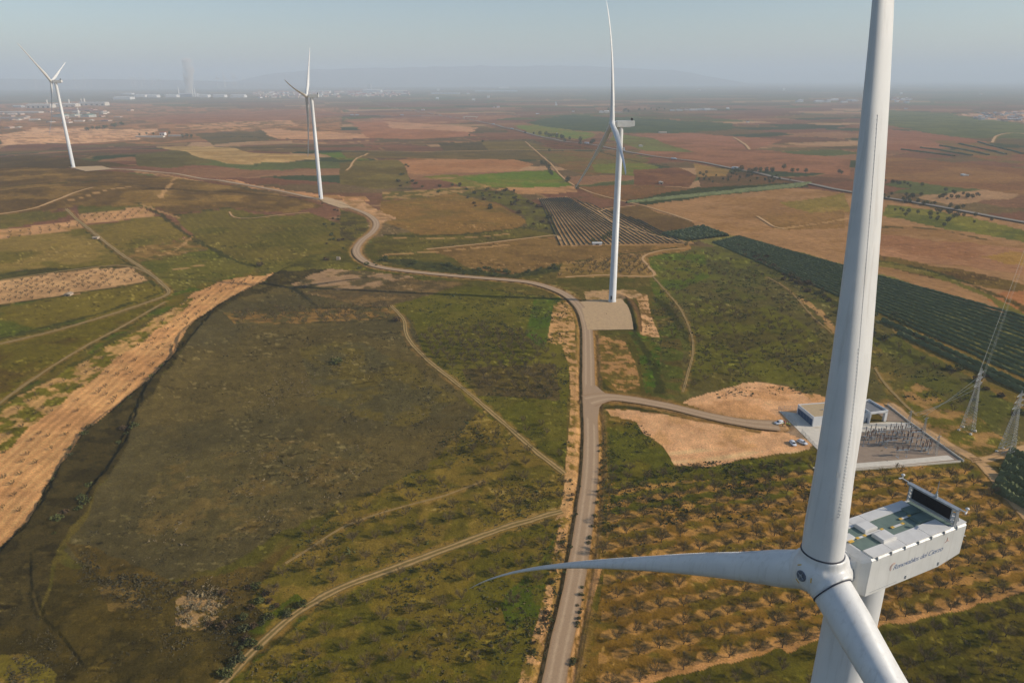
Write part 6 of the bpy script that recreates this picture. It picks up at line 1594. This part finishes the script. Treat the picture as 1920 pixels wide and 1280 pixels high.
# very far wind turbines, only ticks in the haze
b = MB(); b.lathe([(2.0, 0), (1.2, 80), (1.5, 82)], 8)
for a in (90, 210, 330): b.tube((0, -2, 81), (48 * math.cos(R(a)), -2, 81 + 48 * math.sin(R(a))), 1.6, .3, 5)
tick = b.mesh('far_wind_turbine', M_WHITE)
for px, sc_ in ((62,1),(88,.9),(138,1),(146,.95),(156,1.1),(168,.9),(244,1.1),(250,1.2),(262,1.3),(268,1.1),(282,1.1),(288,1.2),(298,1),(406,1.1),(418,1.2),(420,1),(436,1.3),(440,1.1),(455,1)):
    d = ray(px, 140); d = d / d[1]; Y = rnd.uniform(8600, 10400); o = tag(link('far_wind_turbine', tick), 'faint white wind turbine in the haze on the left horizon', 'wind turbine', 'far turbines on the left horizon')
    o.location = (d[0] * Y, Y, hgt(d[0] * Y, Y) + 10 + 60); o.scale = (1.3 * sc_,) * 3; o.rotation_euler = (0, 0, rnd.uniform(-.5, .5))

# ------------------------------------------------------------------ far hills
def hill_range(x0, x1, y, depth, prof, seed, nm='hills'):
    nx, ny = 160, 26; X = np.linspace(x0, x1, nx); T = np.linspace(0, 1, ny); hx = np.interp(X, *zip(*prof))
    XX, TT = np.meshgrid(X, T, indexing='ij'); n = fbm(XX / 900, TT * depth / 900, seed, 4); H = np.interp(TT, [0, .35, .5, 1], [0, .55, 1, 1.0])
    Z = -45 + (hx[:, None] * (H * (.86 + .2 * n) + 0.10 * (fbm(XX / 260, TT * 4, seed + 3, 3) - .5) * (TT < .55) * (TT > .05)))
    V = np.stack([XX.ravel(), (y + TT * depth + 500 * (fbm(XX / 2500, XX * 0, seed + 8, 2) - .5)).ravel(), Z.ravel()], -1)
    I = np.arange(nx * ny).reshape(nx, ny); F = np.stack([I[:-1, :-1].ravel(), I[1:, :-1].ravel(), I[1:, 1:].ravel(), I[:-1, 1:].ravel()], -1)
    tag(link(nm, np_mesh(nm, V, F, M_HILL, smooth=True)), kind='structure')
M_HILL = flat('dry_hillside', (0.24, 0.22, 0.19), (0.18, 0.17, 0.15), .004, .95, .1, world_space=True)
hill_range(-7600, 6000, 17500, 4000, [(-7600, 60), (-6300, 330), (-5000, 470), (-1800, 500), (300, 510), (2600, 500), (4200, 400), (6000, 90)], 3)
hill_range(-14500, -4200, 14500, 3000, [(-14500, 240), (-11000, 225), (-8000, 205), (-5800, 130), (-4200, 40)], 9)

# ------------------------------------------------------------------ smoke
def build_smoke():
    p = at(355, 180); m = mpp(p); m_ = bpy.data.materials.new('white_smoke'); m_.use_nodes = True; nt = m_.node_tree; nt.nodes.clear()
    o = nt.nodes.new('ShaderNodeOutputMaterial'); v = nt.nodes.new('ShaderNodeVolumePrincipled'); v.inputs['Color'].default_value = (1, .97, .93, 1); nz = noise_node(nt, .011, 4, .65, position(nt)); nt.links.new(maprange(nt, nz, .38, .64, 0.0, .048), v.inputs['Density'])
    nt.links.new(v.outputs[0], o.inputs['Volume'])
    b = MB(); n = 22; prof = []
    hz = 66 * m
    V = []; rows_ = 26
    for j in range(rows_ + 1):
        t = j / rows_; r = (6.5 + 7 * t) * m * (1 - .25 * t * t) * (.35 if j in (0,) else 1) * (.1 if j == rows_ else (.6 if j == rows_ - 1 else 1)); cx = (3 * math.sin(2.2 * t) + 3.5 * t) * m
        for k in range(n):
            a = 2 * PI * k / n; q = 1 + .5 * (float(fbm(np.float64(math.cos(a) * 1.4 + 5), np.float64(math.sin(a) * 1.4 + t * 7), 4, 3)) - .5) * 1.6
            V.append((cx + r * q * math.cos(a), r * q * math.sin(a), hz * t + 2 * m))
    b.add(V, [(j * n + k, j * n + (k + 1) % n, (j + 1) * n + (k + 1) % n, (j + 1) * n + k) for j in range(rows_) for k in range(n)] + [tuple(range(n - 1, -1, -1)), tuple(range(rows_ * n, rows_ * n + n))], True)
    o = tag(b.build('smoke_plume', m_), 'pale column of smoke rising from the distant works', 'smoke'); o.location = p
build_smoke()

# ------------------------------------------------------------------ the hazy air
def build_haze():
    b = MB(); b.box((0, 20500, (560 - 60) / 2), (90000, 44000, 560 + 60))
    m = bpy.data.materials.new('pale_haze'); m.use_nodes = True; nt = m.node_tree; nt.nodes.clear()
    o = nt.nodes.new('ShaderNodeOutputMaterial'); v = nt.nodes.new('ShaderNodeVolumePrincipled')
    v.inputs['Color'].default_value = (0.78, 0.895, 1.0, 1); v.inputs['Density'].default_value = 0.000125
    v.inputs['Anisotropy'].default_value = 0.0
    nt.links.new(v.outputs[0], o.inputs['Volume'])
    h = b.build('haze', m); tag(h, kind='stuff')
build_haze()
